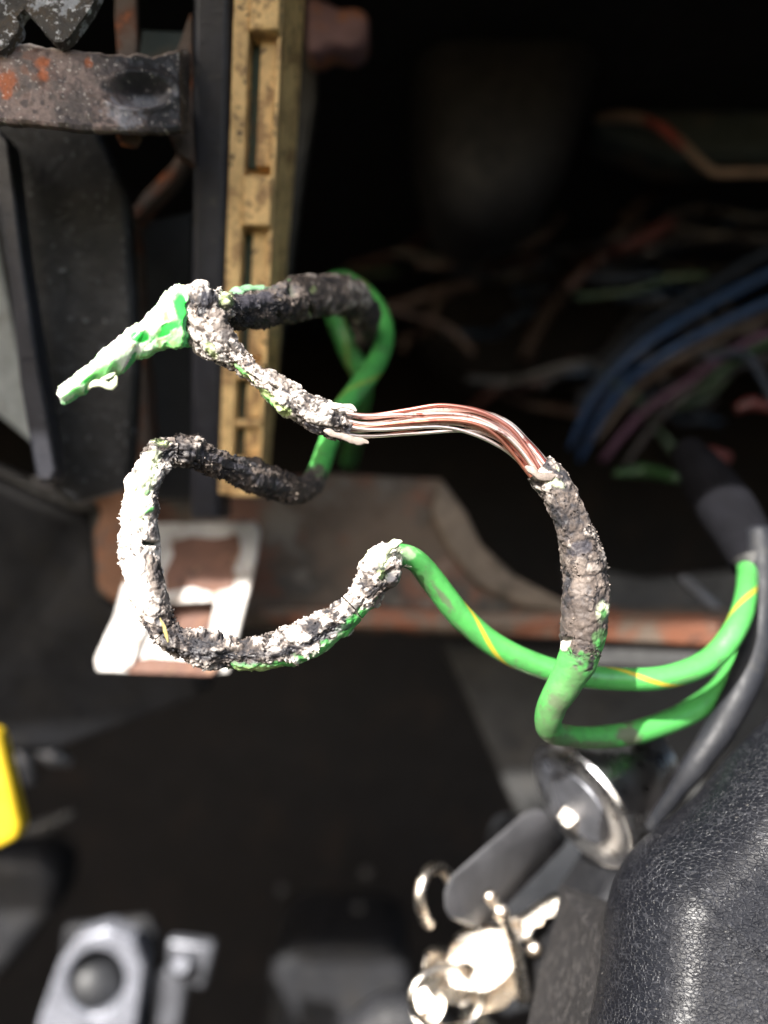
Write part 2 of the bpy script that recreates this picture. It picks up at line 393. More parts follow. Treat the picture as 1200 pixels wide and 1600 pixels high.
# dark duct and column behind
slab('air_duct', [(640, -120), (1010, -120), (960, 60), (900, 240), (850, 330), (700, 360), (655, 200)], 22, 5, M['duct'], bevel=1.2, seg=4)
tag(bpy.context.scene.objects['air_duct'], 'large dark plastic duct in the gloom at the top right', 'duct')
tag(slab('painted_duct_wall', [(960, 55), (1260, 60), (1260, 245), (1050, 250), (930, 200)], 26, 2, M['teal'], bevel=.4), 'dim teal grey panel at the upper right edge', 'panel')
def tangle():
    Vs = []; Fs = []; Cs = []; k0 = 0
    for q in range(46):
        x = rng.uniform(600, 1180); y = rng.uniform(330, 640); Y = rng.uniform(26, 38); a = rng.normal(.12, .45); L = rng.uniform(70, 260)
        pts = [(x+L*t*math.cos(a)+rng.normal()*9, y-L*t*math.sin(a)+28*math.sin(2.6*t+q)+rng.normal()*6, Y+rng.normal()*.6, rng.uniform(4, 8)) for t in np.linspace(-.5, .5, 5)]
        sw = sweep(pts, None, 4); th = np.linspace(0, 2*np.pi, 7, endpoint=False)
        V = (sw['P'][:, None]+(sw['N'][:, None]*np.cos(th)[None, :, None]+sw['B'][:, None]*np.sin(th)[None, :, None])*sw['R'][:, None, None]).reshape(-1, 3)
        m = len(sw['P']); I = np.arange(m*7).reshape(m, 7)+k0; J = np.roll(I, -1, 1)
        Fs.append(np.stack([I[:-1], I[1:], J[1:], J[:-1]], -1).reshape(-1, 4)); k0 += m*7; Vs.append(V)
        c = [(.012, .03, .065), (.05, .015, .012), (.05, .042, .036), (.03, .03, .035), (.07, .04, .03), (.03, .06, .03), (.05, .047, .047), (.02, .02, .025)][rng.integers(8)]
        Cs.append(np.repeat(np.array([[*c, .5]]), m*7, 0))
    o = mesh_obj('wire_tangle', np.vstack(Vs), np.vstack(Fs), M['green'], cols=np.vstack(Cs))
    tag(o, 'dim tangle of thin loose wires deep in the recess', 'wires'); stuff(o)
tangle()
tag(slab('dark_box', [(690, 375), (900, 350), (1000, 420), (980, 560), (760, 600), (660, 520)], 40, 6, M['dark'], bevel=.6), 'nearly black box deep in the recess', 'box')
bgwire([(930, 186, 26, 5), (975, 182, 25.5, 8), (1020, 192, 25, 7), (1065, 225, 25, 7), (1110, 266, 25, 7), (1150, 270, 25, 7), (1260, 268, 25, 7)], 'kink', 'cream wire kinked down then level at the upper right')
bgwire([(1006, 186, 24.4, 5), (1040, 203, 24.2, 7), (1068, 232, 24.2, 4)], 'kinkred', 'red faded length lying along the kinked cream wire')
bgwire([(1090, 240, 30, 10), (1150, 200, 30, 10), (1250, 140, 30, 10)], 'brownw', 'brown wire rising steeply to the upper right edge')
bgwire([(970, 350, 30, 12), (1010, 310, 30, 12), (1040, 290, 30, 7)], 'brownw', 'short brown stub above the red and white wires')
bgwire([(960, 395, 27, 10), (1010, 372, 27, 13), (1050, 345, 27, 9)], 'redw', 'short red wire end right of the dark box')
bgwire([(1040, 352, 29, 14), (1110, 368, 29, 14), (1260, 378, 29, 13)], 'whitew', 'off white wire level with the red wire end')
bgwire([(740, 392, 32, 7), (790, 372, 32, 9), (860, 360, 32, 6)], 'whitew', 'short pale wire scrap near the middle of the gloom')
bgwire([(700, 420, 31, 8), (760, 432, 31, 9), (870, 412, 31, 8)], 'navyw', 'dark blue wire under the short pale scrap')
bgwire([(700, 395, 32, 5), (745, 402, 32, 9), (800, 384, 32, 6)], 'redw', 'rust red wire just beneath the pale scrap')
bgwire([(910, 430, 28, 12), (960, 436, 28, 12), (1030, 432, 28, 10)], 'navyw', 'short navy wire lying level at the right')
bgwire([(820, 560, 33, 10), (860, 480, 33, 12), (930, 400, 33, 12)], 'brownw', 'brown wire slanting up behind the copper strands')
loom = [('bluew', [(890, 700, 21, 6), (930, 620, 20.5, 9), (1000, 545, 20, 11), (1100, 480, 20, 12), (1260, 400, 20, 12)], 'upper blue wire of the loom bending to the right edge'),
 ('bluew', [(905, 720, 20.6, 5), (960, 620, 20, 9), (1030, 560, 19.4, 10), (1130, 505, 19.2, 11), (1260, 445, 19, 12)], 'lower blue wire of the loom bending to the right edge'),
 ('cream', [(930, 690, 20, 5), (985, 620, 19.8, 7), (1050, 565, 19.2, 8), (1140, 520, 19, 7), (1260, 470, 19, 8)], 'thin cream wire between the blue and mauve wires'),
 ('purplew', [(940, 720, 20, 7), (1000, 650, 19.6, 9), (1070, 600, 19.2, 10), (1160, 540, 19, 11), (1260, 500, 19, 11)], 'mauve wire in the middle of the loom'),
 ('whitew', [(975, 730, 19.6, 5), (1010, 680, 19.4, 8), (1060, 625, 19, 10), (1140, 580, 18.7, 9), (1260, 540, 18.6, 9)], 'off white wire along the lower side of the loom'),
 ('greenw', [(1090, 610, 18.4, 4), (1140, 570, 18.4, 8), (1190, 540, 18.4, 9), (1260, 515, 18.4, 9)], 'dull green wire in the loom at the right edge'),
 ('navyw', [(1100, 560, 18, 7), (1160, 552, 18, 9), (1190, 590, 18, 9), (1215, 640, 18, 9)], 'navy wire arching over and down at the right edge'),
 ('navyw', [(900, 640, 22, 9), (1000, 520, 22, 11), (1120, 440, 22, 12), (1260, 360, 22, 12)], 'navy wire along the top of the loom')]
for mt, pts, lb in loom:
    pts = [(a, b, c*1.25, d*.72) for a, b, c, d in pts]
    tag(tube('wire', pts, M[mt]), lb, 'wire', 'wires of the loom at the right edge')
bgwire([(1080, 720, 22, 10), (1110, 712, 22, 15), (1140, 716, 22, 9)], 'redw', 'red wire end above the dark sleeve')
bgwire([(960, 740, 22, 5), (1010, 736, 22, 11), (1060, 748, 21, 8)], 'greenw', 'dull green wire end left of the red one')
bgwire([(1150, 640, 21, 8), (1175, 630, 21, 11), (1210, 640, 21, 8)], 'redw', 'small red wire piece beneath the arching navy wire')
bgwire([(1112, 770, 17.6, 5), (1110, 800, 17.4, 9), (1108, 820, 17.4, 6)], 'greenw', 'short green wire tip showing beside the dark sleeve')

# lower left: dark moulded trim, yellow part, pedal-like ring
tag(slab('trim_panel', [(-120, 730, 19.5), (-10, 742, 19.5), (60, 775, 19.6), (120, 798, 19.8), (150, 800, 20), (152, 905, 20.3), (178, 950, 20.6), (300, 985, 21), (330, 1080, 21.6), (60, 1180, 23), (-120, 1180, 23)], 20, 1.2, M['greyp'], bevel=.35, seg=3), 'dark charcoal trim panel at the left edge beside the rusty tab', 'panel')
slab('panel_lip', [(-120, 715), (-10, 722), (60, 757), (120, 782), (148, 785), (150, 800), (118, 798), (58, 776), (-10, 742), (-120, 735)], 19.3, .5, M['grey'], bpy.data.objects['trim_panel'], bevel=.1)
tag(slab('yellow_tag', [(-60, 1130), (-4, 1145), (8, 1200), (30, 1290), (28, 1312), (-4, 1328), (-60, 1330)], 19, .6, M['yellow'], bevel=.15, seg=3), 'bright yellow plastic piece cut by the left edge', 'plastic part')
lv = thing('lever', 'blurred pale lever tips beside the yellow piece', 'lever', at(60, 1200, 27))
tube('lever_arm', [(25, 1160, 27, 10), (38, 1190, 27, 14), (46, 1225, 27, 9)], M['steelgrey'], lv)
tube('lever_arm', [(60, 1175, 27, 9), (85, 1182, 27, 15), (110, 1192, 27, 6)], M['steelgrey'], lv)
tag(tube('hook', [(30, 1300, 29, 8), (70, 1290, 29, 11), (118, 1268, 29, 6)], M['grey']), 'dim grey hook below the pale lever tips', 'hook')
tag(slab('pedal_pad', [(-80, 1335), (60, 1340), (92, 1375), (80, 1430), (0, 1530), (-80, 1570)], 34, 3, M['greyp'], bevel=.9, seg=4), 'dark rounded pad in the lower left corner', 'pedal')
rh = thing('ring_handle', 'silver ring shaped handle with a round dark hollow, bottom left', 'handle', at(140, 1600, 30))
oc = (150, 1532)
slab('handle_plate', [(40, 1680), (62, 1590), (92, 1505), (120, 1466), (165, 1452), (208, 1468), (224, 1510), (216, 1570), (200, 1680)], 30, 1.0, M['bezel'], rh, holes=[ell(150, 1535, 46, 52, 24, rot=.25)], bevel=.28, seg=4)
lathe('knob', at(150, 1535, 31.4), at(146, 1535, 30.3), [(0, 1.15), (.4, 1.12), (.8, .8), (1, .3)], M['blackp'], rh)
slab('backplate', [(70, 1690), (100, 1450), (230, 1435), (250, 1470), (226, 1690)], 31.6, .5, M['greyp'], rh, bevel=.15)
br = thing('latch_bracket', 'grey angled bracket with a brass screw right of the ring handle', 'bracket', at(270, 1600, 31))
slab('bracket_plate', [(236, 1530), (262, 1515), (262, 1470), (335, 1478), (318, 1548), (290, 1540), (268, 1680), (240, 1680)], 31, .6, M['steelgrey'], br, bevel=.15)
lathe('screw', at(284, 1508, 31), at(282, 1507, 30.3), [(0, .42), (.6, .42), (1, .25)], M['steelgrey'], br, n=20)
tag(slab('footwell_box', [(425, 1500), (460, 1478), (610, 1480), (640, 1510), (650, 1700), (405, 1700)], 39, 6, M['greyp'], bevel=.8, seg=4), 'soft grey box on the footwell at the bottom centre', 'box')
for (px, py, r) in ((572, 1364, 9), (440, 1390, 8), (560, 1418, 8)):
    o = lathe('bolt_head', at(px, py, 40), at(px, py, 39.4), [(0, r/F*40), (.7, r/F*40), (1, r/F*26)], M['grey'], n=6)
    tag(o, {572: 'small grey bolt head deep in the footwell, brightest of three', 440: 'small grey bolt head deep in the footwell, farthest left', 560: 'small grey bolt head deep in the footwell, lowest of three'}[px], 'bolt', 'bolt heads in the footwell')

# steel beam across, with swept cut-out, and its rusty lip
bmth = thing('cross_beam', 'dirty painted steel cross beam with rusty lip behind the wire loop', 'beam', at(700, 960, 19))
slab('beam_web', [(138, 740), (300, 752), (520, 740), (690, 748), (728, 800), (752, 850), (805, 900), (880, 938), (960, 950), (1260, 955), (1260, 1010), (430, 985), (200, 955), (150, 925)], 20.0, .35, M['beam'], bmth, bevel=.08)
slab('beam_lip', [(400, 948, 19.3), (560, 950, 19.3), (740, 955, 19.3), (900, 958, 19.1), (1100, 962, 18.9), (1260, 975, 18.7), (1260, 1030, 18.7), (1130, 1012, 18.9), (900, 1002, 19.1), (680, 988, 19.3), (400, 975, 19.4)], 19.3, .5, M['lip'], bmth, bevel=.1, seg=3)
slab('beam_underlip', [(900, 1012, 18.4), (1130, 1022, 18.3), (1260, 1040, 18.1), (1260, 1066, 18.1), (1000, 1050, 18.3), (900, 1040, 18.4)], 18.5, .3, M['grey'], bmth, bevel=.08)
slab('curved_flange', [(688, 748, 19.7), (728, 800, 19.7), (752, 850, 19.7), (805, 900, 19.7), (880, 938, 19.7), (960, 950, 19.7), (900, 962, 19.7), (820, 950, 19.7), (745, 915, 19.7), (700, 860, 19.7), (672, 800, 19.7)], 19.7, .3, M['tan'], bmth, bevel=.1, seg=3)
tag(slab('side_gusset', [(690, 1005), (1000, 1030), (1300, 1050), (1300, 1330), (1060, 1400), (860, 1390), (800, 1262), (745, 1132)], 24.5, .5, M['grey'], bevel=.15), 'grey sheet metal gusset behind the two green wires', 'panel')
tag(slab('grey_strip', [(1060, 905), (1074, 898), (1140, 958), (1128, 966)], 20.5, .3, M['steelgrey'], bevel=.06), 'thin grey strip in the gap left of the green wire', 'strip')
tag(slab('backing_bracket', [(880, 880), (1010, 905), (1170, 890), (1260, 860), (1260, 960), (1100, 985), (900, 968)], 24, .5, M['grey'], bevel=.1), 'dim grey bracket seen through the beam cut-out', 'bracket')
# rusty tab
tag(slab('rusty_tab', [(140, 742), (160, 728), (188, 735), (196, 760), (206, 850), (205, 900), (196, 945), (172, 940), (152, 915), (146, 830), (158, 800), (140, 775)], 18.6, .4, M['tab'], bevel=.08), 'flaking orange rusty tab between the trim panel and the wire loop', 'tab')
tag(slab('rusty_gusset', [(168, 735), (180, 690), (210, 672), (240, 680), (262, 745), (220, 770)], 19.4, .3, M['tab'], bevel=.08), 'dark rusty gusset above the flaking orange tab', 'gusset')
# galvanised plate: sunlit lower half
gp = thing('mounting_plate', 'light galvanised plate with rusty window behind the wire loop', 'plate', at(270, 1050, 17))
def PY(py): return 1/(1/18.3+(py-815)/240*(1/16.8-1/18.3))
def pt(px, py, d=0): return (px, py, PY(py)-d)
slab('plate_face', [pt(215, 818), pt(398, 815), pt(407, 832), pt(396, 900), pt(358, 1052), pt(300, 1056), pt(150, 1050), pt(146, 1030), pt(178, 962)], 17, .16, M['plate'], gp,
     holes=[[pt(262, 944), pt(336, 940), pt(322, 1008), pt(248, 1012)]], bevel=.05, seg=3)
slab('rust_patch', [pt(268, 846, .03), pt(300, 838, .03), pt(335, 842, .03), pt(372, 836, .03), pt(376, 862, .03), pt(364, 890, .03), pt(366, 918, .03), pt(330, 926, .03), pt(300, 918, .03), pt(258, 925, .03), pt(256, 896, .03), pt(270, 868, .03)], 17, .06, M['rustpad'], gp, bevel=.02)
slab('window_backing', [pt(225, 935, -.45), pt(350, 930, -.45), pt(338, 1030, -.45), pt(215, 1030, -.45)], 17.6, .1, M['rustpad'], gp, bevel=.02)
slab('folded_rib', [pt(222, 958, .16), pt(240, 955, .16), pt(206, 1043, .16), pt(186, 1043, .16)], 17, .16, M['plate'], gp, bevel=.05)
slab('bottom_scrap', [pt(196, 1034, .1), pt(235, 1028, .1), pt(300, 1032, .1), pt(345, 1042, .1), pt(330, 1057, .1), pt(200, 1052, .1)], 17, .1, M['rustpad'], gp, bevel=.03)

# ------------------------------------------------------------------ left: vertical bars, rusty bracket, panels
tag(slab('speckled_panel', [(-140, 150, 13.9), (150, 190, 14.1), (200, 300, 14.6), (215, 560, 15.2), (205, 760, 15.8), (110, 790, 15.8), (60, 740, 15.4), (-20, 300, 14.3)], 14.3, .4, M['speck'], bevel=.1), 'black panel speckled with pale dust below the rusted band', 'panel')
tag(slab('pale_panel', [(-60, 300, 17.2), (-5, 380, 17.2), (25, 520, 17.4), (58, 700, 17.6), (20, 670, 17.6), (-60, 600, 17.6)], 17.3, .3, M['paleblue'], bevel=.06), 'pale blue grey wedge at the left edge', 'panel')
tag(slab('slanted_trim_strip', [(-14, 190, 13.3), (12, 215, 13.3), (34, 400, 13.7), (58, 560, 14.2), (88, 735, 14.7), (80, 752, 14.7), (56, 748, 14.7), (30, 600, 14.3), (12, 430, 13.8), (-14, 260, 13.4)], 15, .5, M['blackbar'], bevel=.06), 'slanting black strip left of the speckled panel', 'strip')
tag(slab('blue_clip', [(62, 742), (110, 748), (140, 752), (136, 772), (100, 775), (84, 762)], 17.9, .5, M['bluebit'], bevel=.12), 'small blue clip at the foot of the slanting strip', 'clip')
tag(slab('white_scrap', [(44, 742), (60, 740), (66, 752), (100, 757), (98, 768), (66, 768), (50, 756)], 17.6, .2, M['whitew'], bevel=.06), 'small pale scrap beside the blue clip', 'scrap')
rb = thing('rusty_bracket', 'thin rusty steel bracket bent towards the black post', 'bracket', at(215, 700, 17.4))
slab('upright', [(191, 348, 16.6), (213, 346, 16.6), (219, 450, 16.8), (228, 580, 17.1), (238, 705, 17.4), (240, 760, 17.6), (222, 760, 17.6), (213, 700, 17.4), (204, 580, 17.1), (196, 450, 16.8)], 17, .5, M['rustbar'], rb, bevel=.05)
slab('diagonal_arm', [(191, 347, 16.55), (222, 302, 16.6), (262, 262, 16.8), (290, 222, 17), (300, 236, 17), (272, 280, 16.8), (238, 315, 16.6), (213, 345, 16.6)], 17, .5, M['rustbar'], rb, bevel=.05)
slab('rear_flange', [(214, 350, 17.2), (300, 330, 17.6), (300, 780, 18.4), (244, 780, 18.2)], 17.5, .2, M['blackp'], rb, bevel=.03)
tag(slab('rusty_strap', [(180, -60), (210, -60), (214, 60), (211, 110), (184, 108), (178, 30)], 13.6, .2, M['rustbar'], bevel=.03), 'narrow rusty strap behind the top of the rusted band', 'strap')
tag(slab('teal_scrap', [(222, 46), (300, 50), (300, 110), (215, 105)], 14.5, .2, M['teal'], bevel=.03), 'dark teal piece between the rusty strap and the black post', 'plate')
tag(slab('rusty_web', [(296, 20), (300, 20), (300, 250), (276, 240), (264, 215), (280, 150), (272, 90)], 13.6, .4, M['rustbar'], bevel=.03), 'rust edged web joining the band to the black post', 'web')
tag(lathe('rivet_stub', at(203, 178, 13.2), at(201, 226, 13.2), [(0, .19), (.8, .19), (1, .14)], M['rustbar'], n=16), 'grey brown stub hanging under the rusted band', 'stub')

def YB(py): return 1/(1/12.9+(py+40)/860*(1/16.3-1/12.9))
post = thing('black_post', 'tall satin black steel post left of the tan plastic strip', 'post', at(320, 810, YB(810)))
slab('post_face', [(300, -60, YB(-60)), (362, -60, YB(-60)), (357, 200, YB(200)), (354, 400, YB(400)), (349, 600, YB(600)), (344, 812, YB(812)), (296, 812, YB(812)), (297, 600, YB(600)), (297, 300, YB(300))], 15, 1.2, M['blackbar'], post, bevel=.12, seg=3)
# tan connector strip
gt = thing('connector_strip', 'long tan plastic connector strip with dark slots', 'connector', at(375, 780, YB(780)))
def gx(u, v):                          # u 0..1 across the front, v = pixel row
    l = 365+(341-365)*v/775; r = 440+(404-440)*v/775
    return l+(r-l)*u
def gbox(name, u0, u1, v0, v1, d0, d1, mat, bev=.03, par=None):
    P = [(gx(u0, v0), v0, YB(v0)+d0), (gx(u1, v0), v0, YB(v0)+d0), (gx(u1, v1), v1, YB(v1)+d0), (gx(u0, v1), v1, YB(v1)+d0)]
    return slab(name, P, 15, d1-d0, mat, par or gt, bevel=bev, seg=3)
gbox('strip_body', 0, 1.04, -60, 775, .45, .95, M['gold'], .04)
gbox('side_rail', 0, .34, -60, 772, .02, .46, M['gold'])
gbox('outer_rib', .93, 1.04, -60, 770, .12, .46, M['gold'], .02)
slots = [(46, 262), (352, 560), (596, 655), (668, 712)]
for (a, b) in slots:
    gbox('slot_floor', .34, .62, a, b, .36, .47, M['slot'], 0)
    gbox('slot_cheek', .60, .935, a+2, b-2, .22, .47, M['gold'], .02)
for (a, b) in ((-60, 46), (274, 352), (565, 592), (656, 667), (714, 776)):
    gbox('cross_block', .33, .97, a, b, -.04 if b-a > 30 else .06, .46, M['gold'], .04)
# receding side of the strip
sd = []
for v in (-60, 775): sd.append(v)
slab('side_face', [(gx(1.04, -60)+1, -60, YB(-60)+.5), (476, -60, YB(-60)+1.0), (462, 200, YB(200)+1.0), (440, 480, YB(480)+1.0), (414, 772, YB(772)+.9), (gx(1.04, 772)+1, 772, YB(772)+.5)], 16, .3, M['gold'], gt, bevel=.03)
tag(slab('steel_channel', [(474, -60), (492, 60), (494, 150), (470, 300), (440, 520), (415, 720), (408, 700), (430, 500), (455, 300), (468, 60)], 19, .4, M['grey'], bevel=.05), 'dark steel channel edge behind the tan strip', 'channel')
tag(slab('rubber_lug', [(478, -10), (500, -6), (530, 10), (560, 8), (578, 22), (574, 62), (552, 74), (520, 66), (500, 80), (478, 76)], 18, 1.0, M['purpler'], bevel=.22, seg=3), 'purple brown rubber lug right of the tan strip', 'lug')

# rusted band with punched dimple
def band():
    nu, nv = 260, 96
    U = np.linspace(-90, 294, nu); v = np.linspace(0, 1, nv)
    uu, vv = np.meshgrid(U, v, indexing='ij'); uu = uu.ravel(); vv = vv.ravel()
    top = np.interp(uu, [-90, 0, 30, 100, 180, 230, 270, 290, 294], [60, 66, 68, 76, 84, 86, 80, 75, 78])
    bot = np.interp(uu, [-90, 0, 60, 130, 200, 270, 290, 294], [180, 189, 193, 199, 203, 203, 200, 198])
    py = top+(bot-top)*vv
    Y = 11.9+.8*((uu+90)/384)**2-.25*np.sin(np.clip((uu+90)/384, 0, 1)*np.pi)
    Y += .5*sst(280, 296, uu)
    P = np.stack([(uu-600)/F*Y, Y, -(py-800)/F*Y], 1)
    e = np.sqrt(((uu-217)/53)**2+((py-143)/27)**2)
    dimple = .30*(1-sst(.35, 1.05, e)); rim = -.035*np.exp(-((e-1.15)/.16)**2)
    d = dimple+rim+.030*fbm(P, 2.2, 4, 3)*(1-.8*(e < 1))+.016*fbm(P, 9, 3, 5)
    edge = np.minimum(vv, 1-vv); d += .035*(1-sst(0, .045, edge))
    lip = np.exp(-((py-top)/7.)**2)*-.04*(.5+fbm(P, 5, 2, 8)); d += lip
    P[:, 1] += d; P[:, 2] += .018*fbm(P, 8, 3, 9)*(1-sst(0, .1, edge))
    Bk = P.copy(); Bk[:, 1] += .14
    V = np.vstack([P, Bk]); n = nu*nv; I = np.arange(n).reshape(nu, nv)
    q = np.stack([I[:-1, :-1], I[1:, :-1], I[1:, 1:], I[:-1, 1:]], -1).reshape(-1, 4)
    Fs = [q, q[:, ::-1]+n]
    for a, b in ((I[:, 0], None), (I[:, -1], None), (I[0, :], None), (I[-1, :], None)):
        Fs.append(np.stack([a[:-1], a[1:], a[1:]+n, a[:-1]+n], 1))
    n1 = fbm(P, 2.0, 4, 31, .6); n2 = fbm(P, 9, 3, 32, .6); n3 = fbm(P, 26, 2, 33)
    def C_(c): return np.repeat(np.array([c], float), n, 0)
    c = mixc(C_([.11, .09, .085]), C_([.22, .165, .15]), sst(-.3, .5, n1+.4*n2))
    c = mixc(c, C_([.07, .06, .065]), sst(0, .5, n2-.3*n1)*.8)
    ru = blob(uu, py, 30, 110, 60, 45, 0, .6, n2*1.5+n1)*sst(-.2, .4, n2); c = mixc(c, C_([.24, .12, .08]), .7*ru)
    for bx, by, bw, bh in ((66, 98, 12, 9), (68, 120, 9, 8), (138, 98, 7, 7), (12, 128, 14, 16), (10, 146, 7, 9)): c = mixc(c, C_([.36, .11, .045]), blob(uu, py, bx, by, bw, bh, 0, .35, n2*1.3))
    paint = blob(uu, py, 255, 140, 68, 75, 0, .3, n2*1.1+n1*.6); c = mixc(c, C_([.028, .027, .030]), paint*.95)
    c = mixc(c, C_([.30, .30, .34]), .8*blob(uu, py, 192, 176, 26, 18, R(20), .5, n2*2)+.45*blob(uu, py, 225, 150, 45, 14, 0, .4, n2))  # dimple's dark grey and lighter lower rim painted in for missing directional light
    c = mixc(c, C_([.34, .27, .23]), .9*(1-sst(.0, .055, vv))*(uu < 290)); c = mixc(c, C_([.6, .57, .54]), .8*(1-sst(.0, .04, vv))*blob(uu, py, 40, 70, 60, 14, 0, .5, n2))  # highlight along the top edge painted into the colour
    c = mixc(c, C_([.6, .56, .52]), sst(.85, 1.0, n3)*.7)
    rg = .62-.22*paint+.1*n2; cc = np.concatenate([c, np.clip(rg, .25, .9)[:, None]], 1)
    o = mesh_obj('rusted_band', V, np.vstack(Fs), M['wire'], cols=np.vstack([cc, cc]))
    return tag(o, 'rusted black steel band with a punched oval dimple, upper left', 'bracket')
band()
tag(slab('corroded_plate', [(-60, -60, 11.5), (175, -60, 11.7), (152, -10, 11.7), (140, 14), (128, 30), (118, 44), (108, 57), (97, 65), (86, 66), (76, 58), (70, 50), (62, 42), (54, 30), (46, 22), (38, 14), (33, 17), (26, 28), (30, 38), (27, 50), (18, 60), (12, 72), (0, 80), (-60, 70)], 11.6, .22, M['zinc'], bevel=.05, seg=2), 'crumbling white speckled zinc plate in the top left corner', 'plate')

# ------------------------------------------------------------------ lock, keys, vinyl pad, black cable
A = at(906, 1262, 14.95); Bp = at(1016, 1180, 15.75)
ax = Vector(Bp-A).normalized()
lk = thing('ignition_lock', 'polished chrome ignition lock barrel with dark keyway', 'lock', Bp)
lathe('barrel', A, Bp, [(t, r*1.1) for t, r in [(0.0, .62), (0.0, .98), (.03, 1.05), (.08, 1.06), (.14, 1.0), (.25, .99), (.45, .93), (.7, .75), (1, .6)]], M['chrome'], lk, n=64)
lathe('lock_face', A-np.array(ax)*.02, A+np.array(ax)*.1, [(0, .66), (1, .72)], M['steelgrey'], lk, n=40)
lathe('collar_ring', A+np.array(ax)*.01-0.0, A+np.array(ax)*.14, [(0, 1.02), (0, 1.14), (.5, 1.18), (1, 1.14)], M['chrome'], lk, n=64)
ky = thing('ignition_key', 'black headed ignition key standing in the chrome lock', 'key', A)
slab('key_head', [(692, 1392, 14.91), (700, 1370, 14.91), (812, 1272, 15.80), (836, 1262, 15.91), (858, 1268, 16.02), (868, 1286, 16.13), (862, 1302, 16.13), (742, 1424, 15.13), (722, 1440, 15.02), (702, 1436, 14.91), (692, 1416, 14.91)], 14, 1.1, M['fob'], ky, bevel=.12, seg=4, back=(.45, .85, -.55))
slab('key_shank', [(x_, y_, 15.2-.0085*(y_-1270)-.0035*(x_-890)) for x_, y_ in ((868, 1276), (893, 1244), (912, 1252), (915, 1270), (886, 1294))], 14.4, .35, M['nickel'], ky, bevel=.03, back=(.25, .35, -.25))
# bunch of keys on a split ring
def keything(c, Y, rot, label, tilt=(0, 0), scale=1.0, mat='nickel'):
    Y *= 1.12; tilt = (tilt[0]*1.12, tilt[1]*1.12)
    t = thing('key', label, 'key', at(c[0], c[1], Y), 'loose keys of the bunch')
    ca, sa = math.cos(rot), math.sin(rot)
    def tp(x, y):
        x *= scale; y *= scale
        return (c[0]+x*ca-y*sa, c[1]+x*sa+y*ca, Y+tilt[0]*(x*ca-y*sa)+tilt[1]*(x*sa+y*ca))
    bow = [tp(62*math.cos(a)*(.92+.08*math.cos(4*a)), 48*math.sin(a)) for a in np.linspace(.35, 2*math.pi-.35, 22)]
    slab('bow', bow, Y, .22, M[mat], t, holes=[[tp(-28+13*math.cos(a), 13*math.sin(a)) for a in np.linspace(0, 2*math.pi, 14, endpoint=False)]], bevel=.05, seg=3)
    bl = [tp(56, -15), tp(150, -15), tp(162, -2), tp(152, 10), tp(142, 4), tp(132, 13), tp(120, 5), tp(108, 14), tp(96, 6), tp(84, 15), tp(70, 12), tp(56, 15)]
    slab('blade', bl, Y, .2, M[mat], t, bevel=.03, seg=2)
    return t
keything((752, 1500), 13.6, -.62, 'broad bright key lying uppermost in the bunch', (-.003, -.0075))
keything((700, 1530), 14.1, .9, 'bright key turned down at the left of the bunch', (.006, -.002), .8)
keything((770, 1540), 14.4, 2.2, 'key lying behind the uppermost one of the bunch', (-.010, -.002), .8)
keything((668, 1572), 13.9, -1.25, 'small key at the lower left of the bunch', (-.002, -.005), .55)
def ring(name, c, Y, rx, ry, r, mat, label, cat, rot=0, tilt=0, arc=1.0, n=56, parent=None):
    pts = []; Y *= 1.12
    for k in range(int(n*arc)+1):
        a = 2*math.pi*k/n+rot
        pts.append((c[0]+rx*math.cos(a), c[1]+ry*math.sin(a), Y+tilt*math.cos(a), r))
    o = tube(name, pts, M[mat], parent, n=12, sub=2)
    if label: tag(o, label, cat)
    return o
ring('split_ring', (682, 1402), 13.9, 26, 46, 9, 'nickel', 'thin nickel split ring round the black key head', 'ring', rot=2.0, tilt=.5, arc=.72)
ring('split_ring', (698, 1560), 13.5, 55, 48, 6, 'nickel', 'nickel split ring among the loose keys at the bottom', 'ring', rot=.4, tilt=.4)
cl = thing('key_clasp', 'bright clasp and swivel hanging on the bunch of keys', 'clasp', at(800, 1450, 15.13))
tube('clasp_bar', [(768, 1402, 14.69, 9), (785, 1432, 14.79, 8), (800, 1470, 14.91, 9), (812, 1520, 15.02, 11), (818, 1560, 15.13, 12)], M['nickel'], cl, n=16)
tube('clasp_pin', [(802, 1438, 15.58, 8), (820, 1460, 15.58, 6), (836, 1480, 15.58, 9)], M['nickel'], cl, n=16)
for (px, py, Y, r) in ((765, 1400, 14.58, 10), (782, 1424, 14.69, 13), (804, 1438, 15.47, 9), (834, 1482, 15.47, 13)):
    c0 = at(px, py, Y); rr = r/F*Y
    pr = [(0.5-.5*math.cos(a), max(.02, math.sin(a))*rr) for a in np.linspace(.05, math.pi-.05, 10)]
    lathe('bead', c0-np.array([0, rr, 0]), c0+np.array([0, rr, 0]), pr, M['nickel'], cl, n=18)
# column shroud below the keys
tag(slab('column_shroud', [(840, 1640), (850, 1560), (880, 1500), (930, 1420), (965, 1370), (1010, 1360), (1010, 1660)], 14.6, 2.0, M['greyp'], bevel=.3, seg=4), 'dull charcoal shroud between the keys and the vinyl pad', 'shroud')
tag(slab('lock_housing', [(780, 1300, 20.6), (900, 1300, 20.7), (980, 1350, 20.7), (950, 1480, 20.5), (880, 1560, 20), (780, 1600, 19.8), (740, 1480, 19.8)], 20.4, 1.5, M['blackp'], bevel=.4, seg=4), 'black housing under the chrome lock barrel', 'housing')
tag(tube('hose', [(520, 1700, 21, 46), (580, 1620, 21, 46), (640, 1600, 21, 46), (720, 1690, 21, 46)], M['greyp'], n=24), 'smooth grey hose at the bottom edge left of the keys', 'hose')

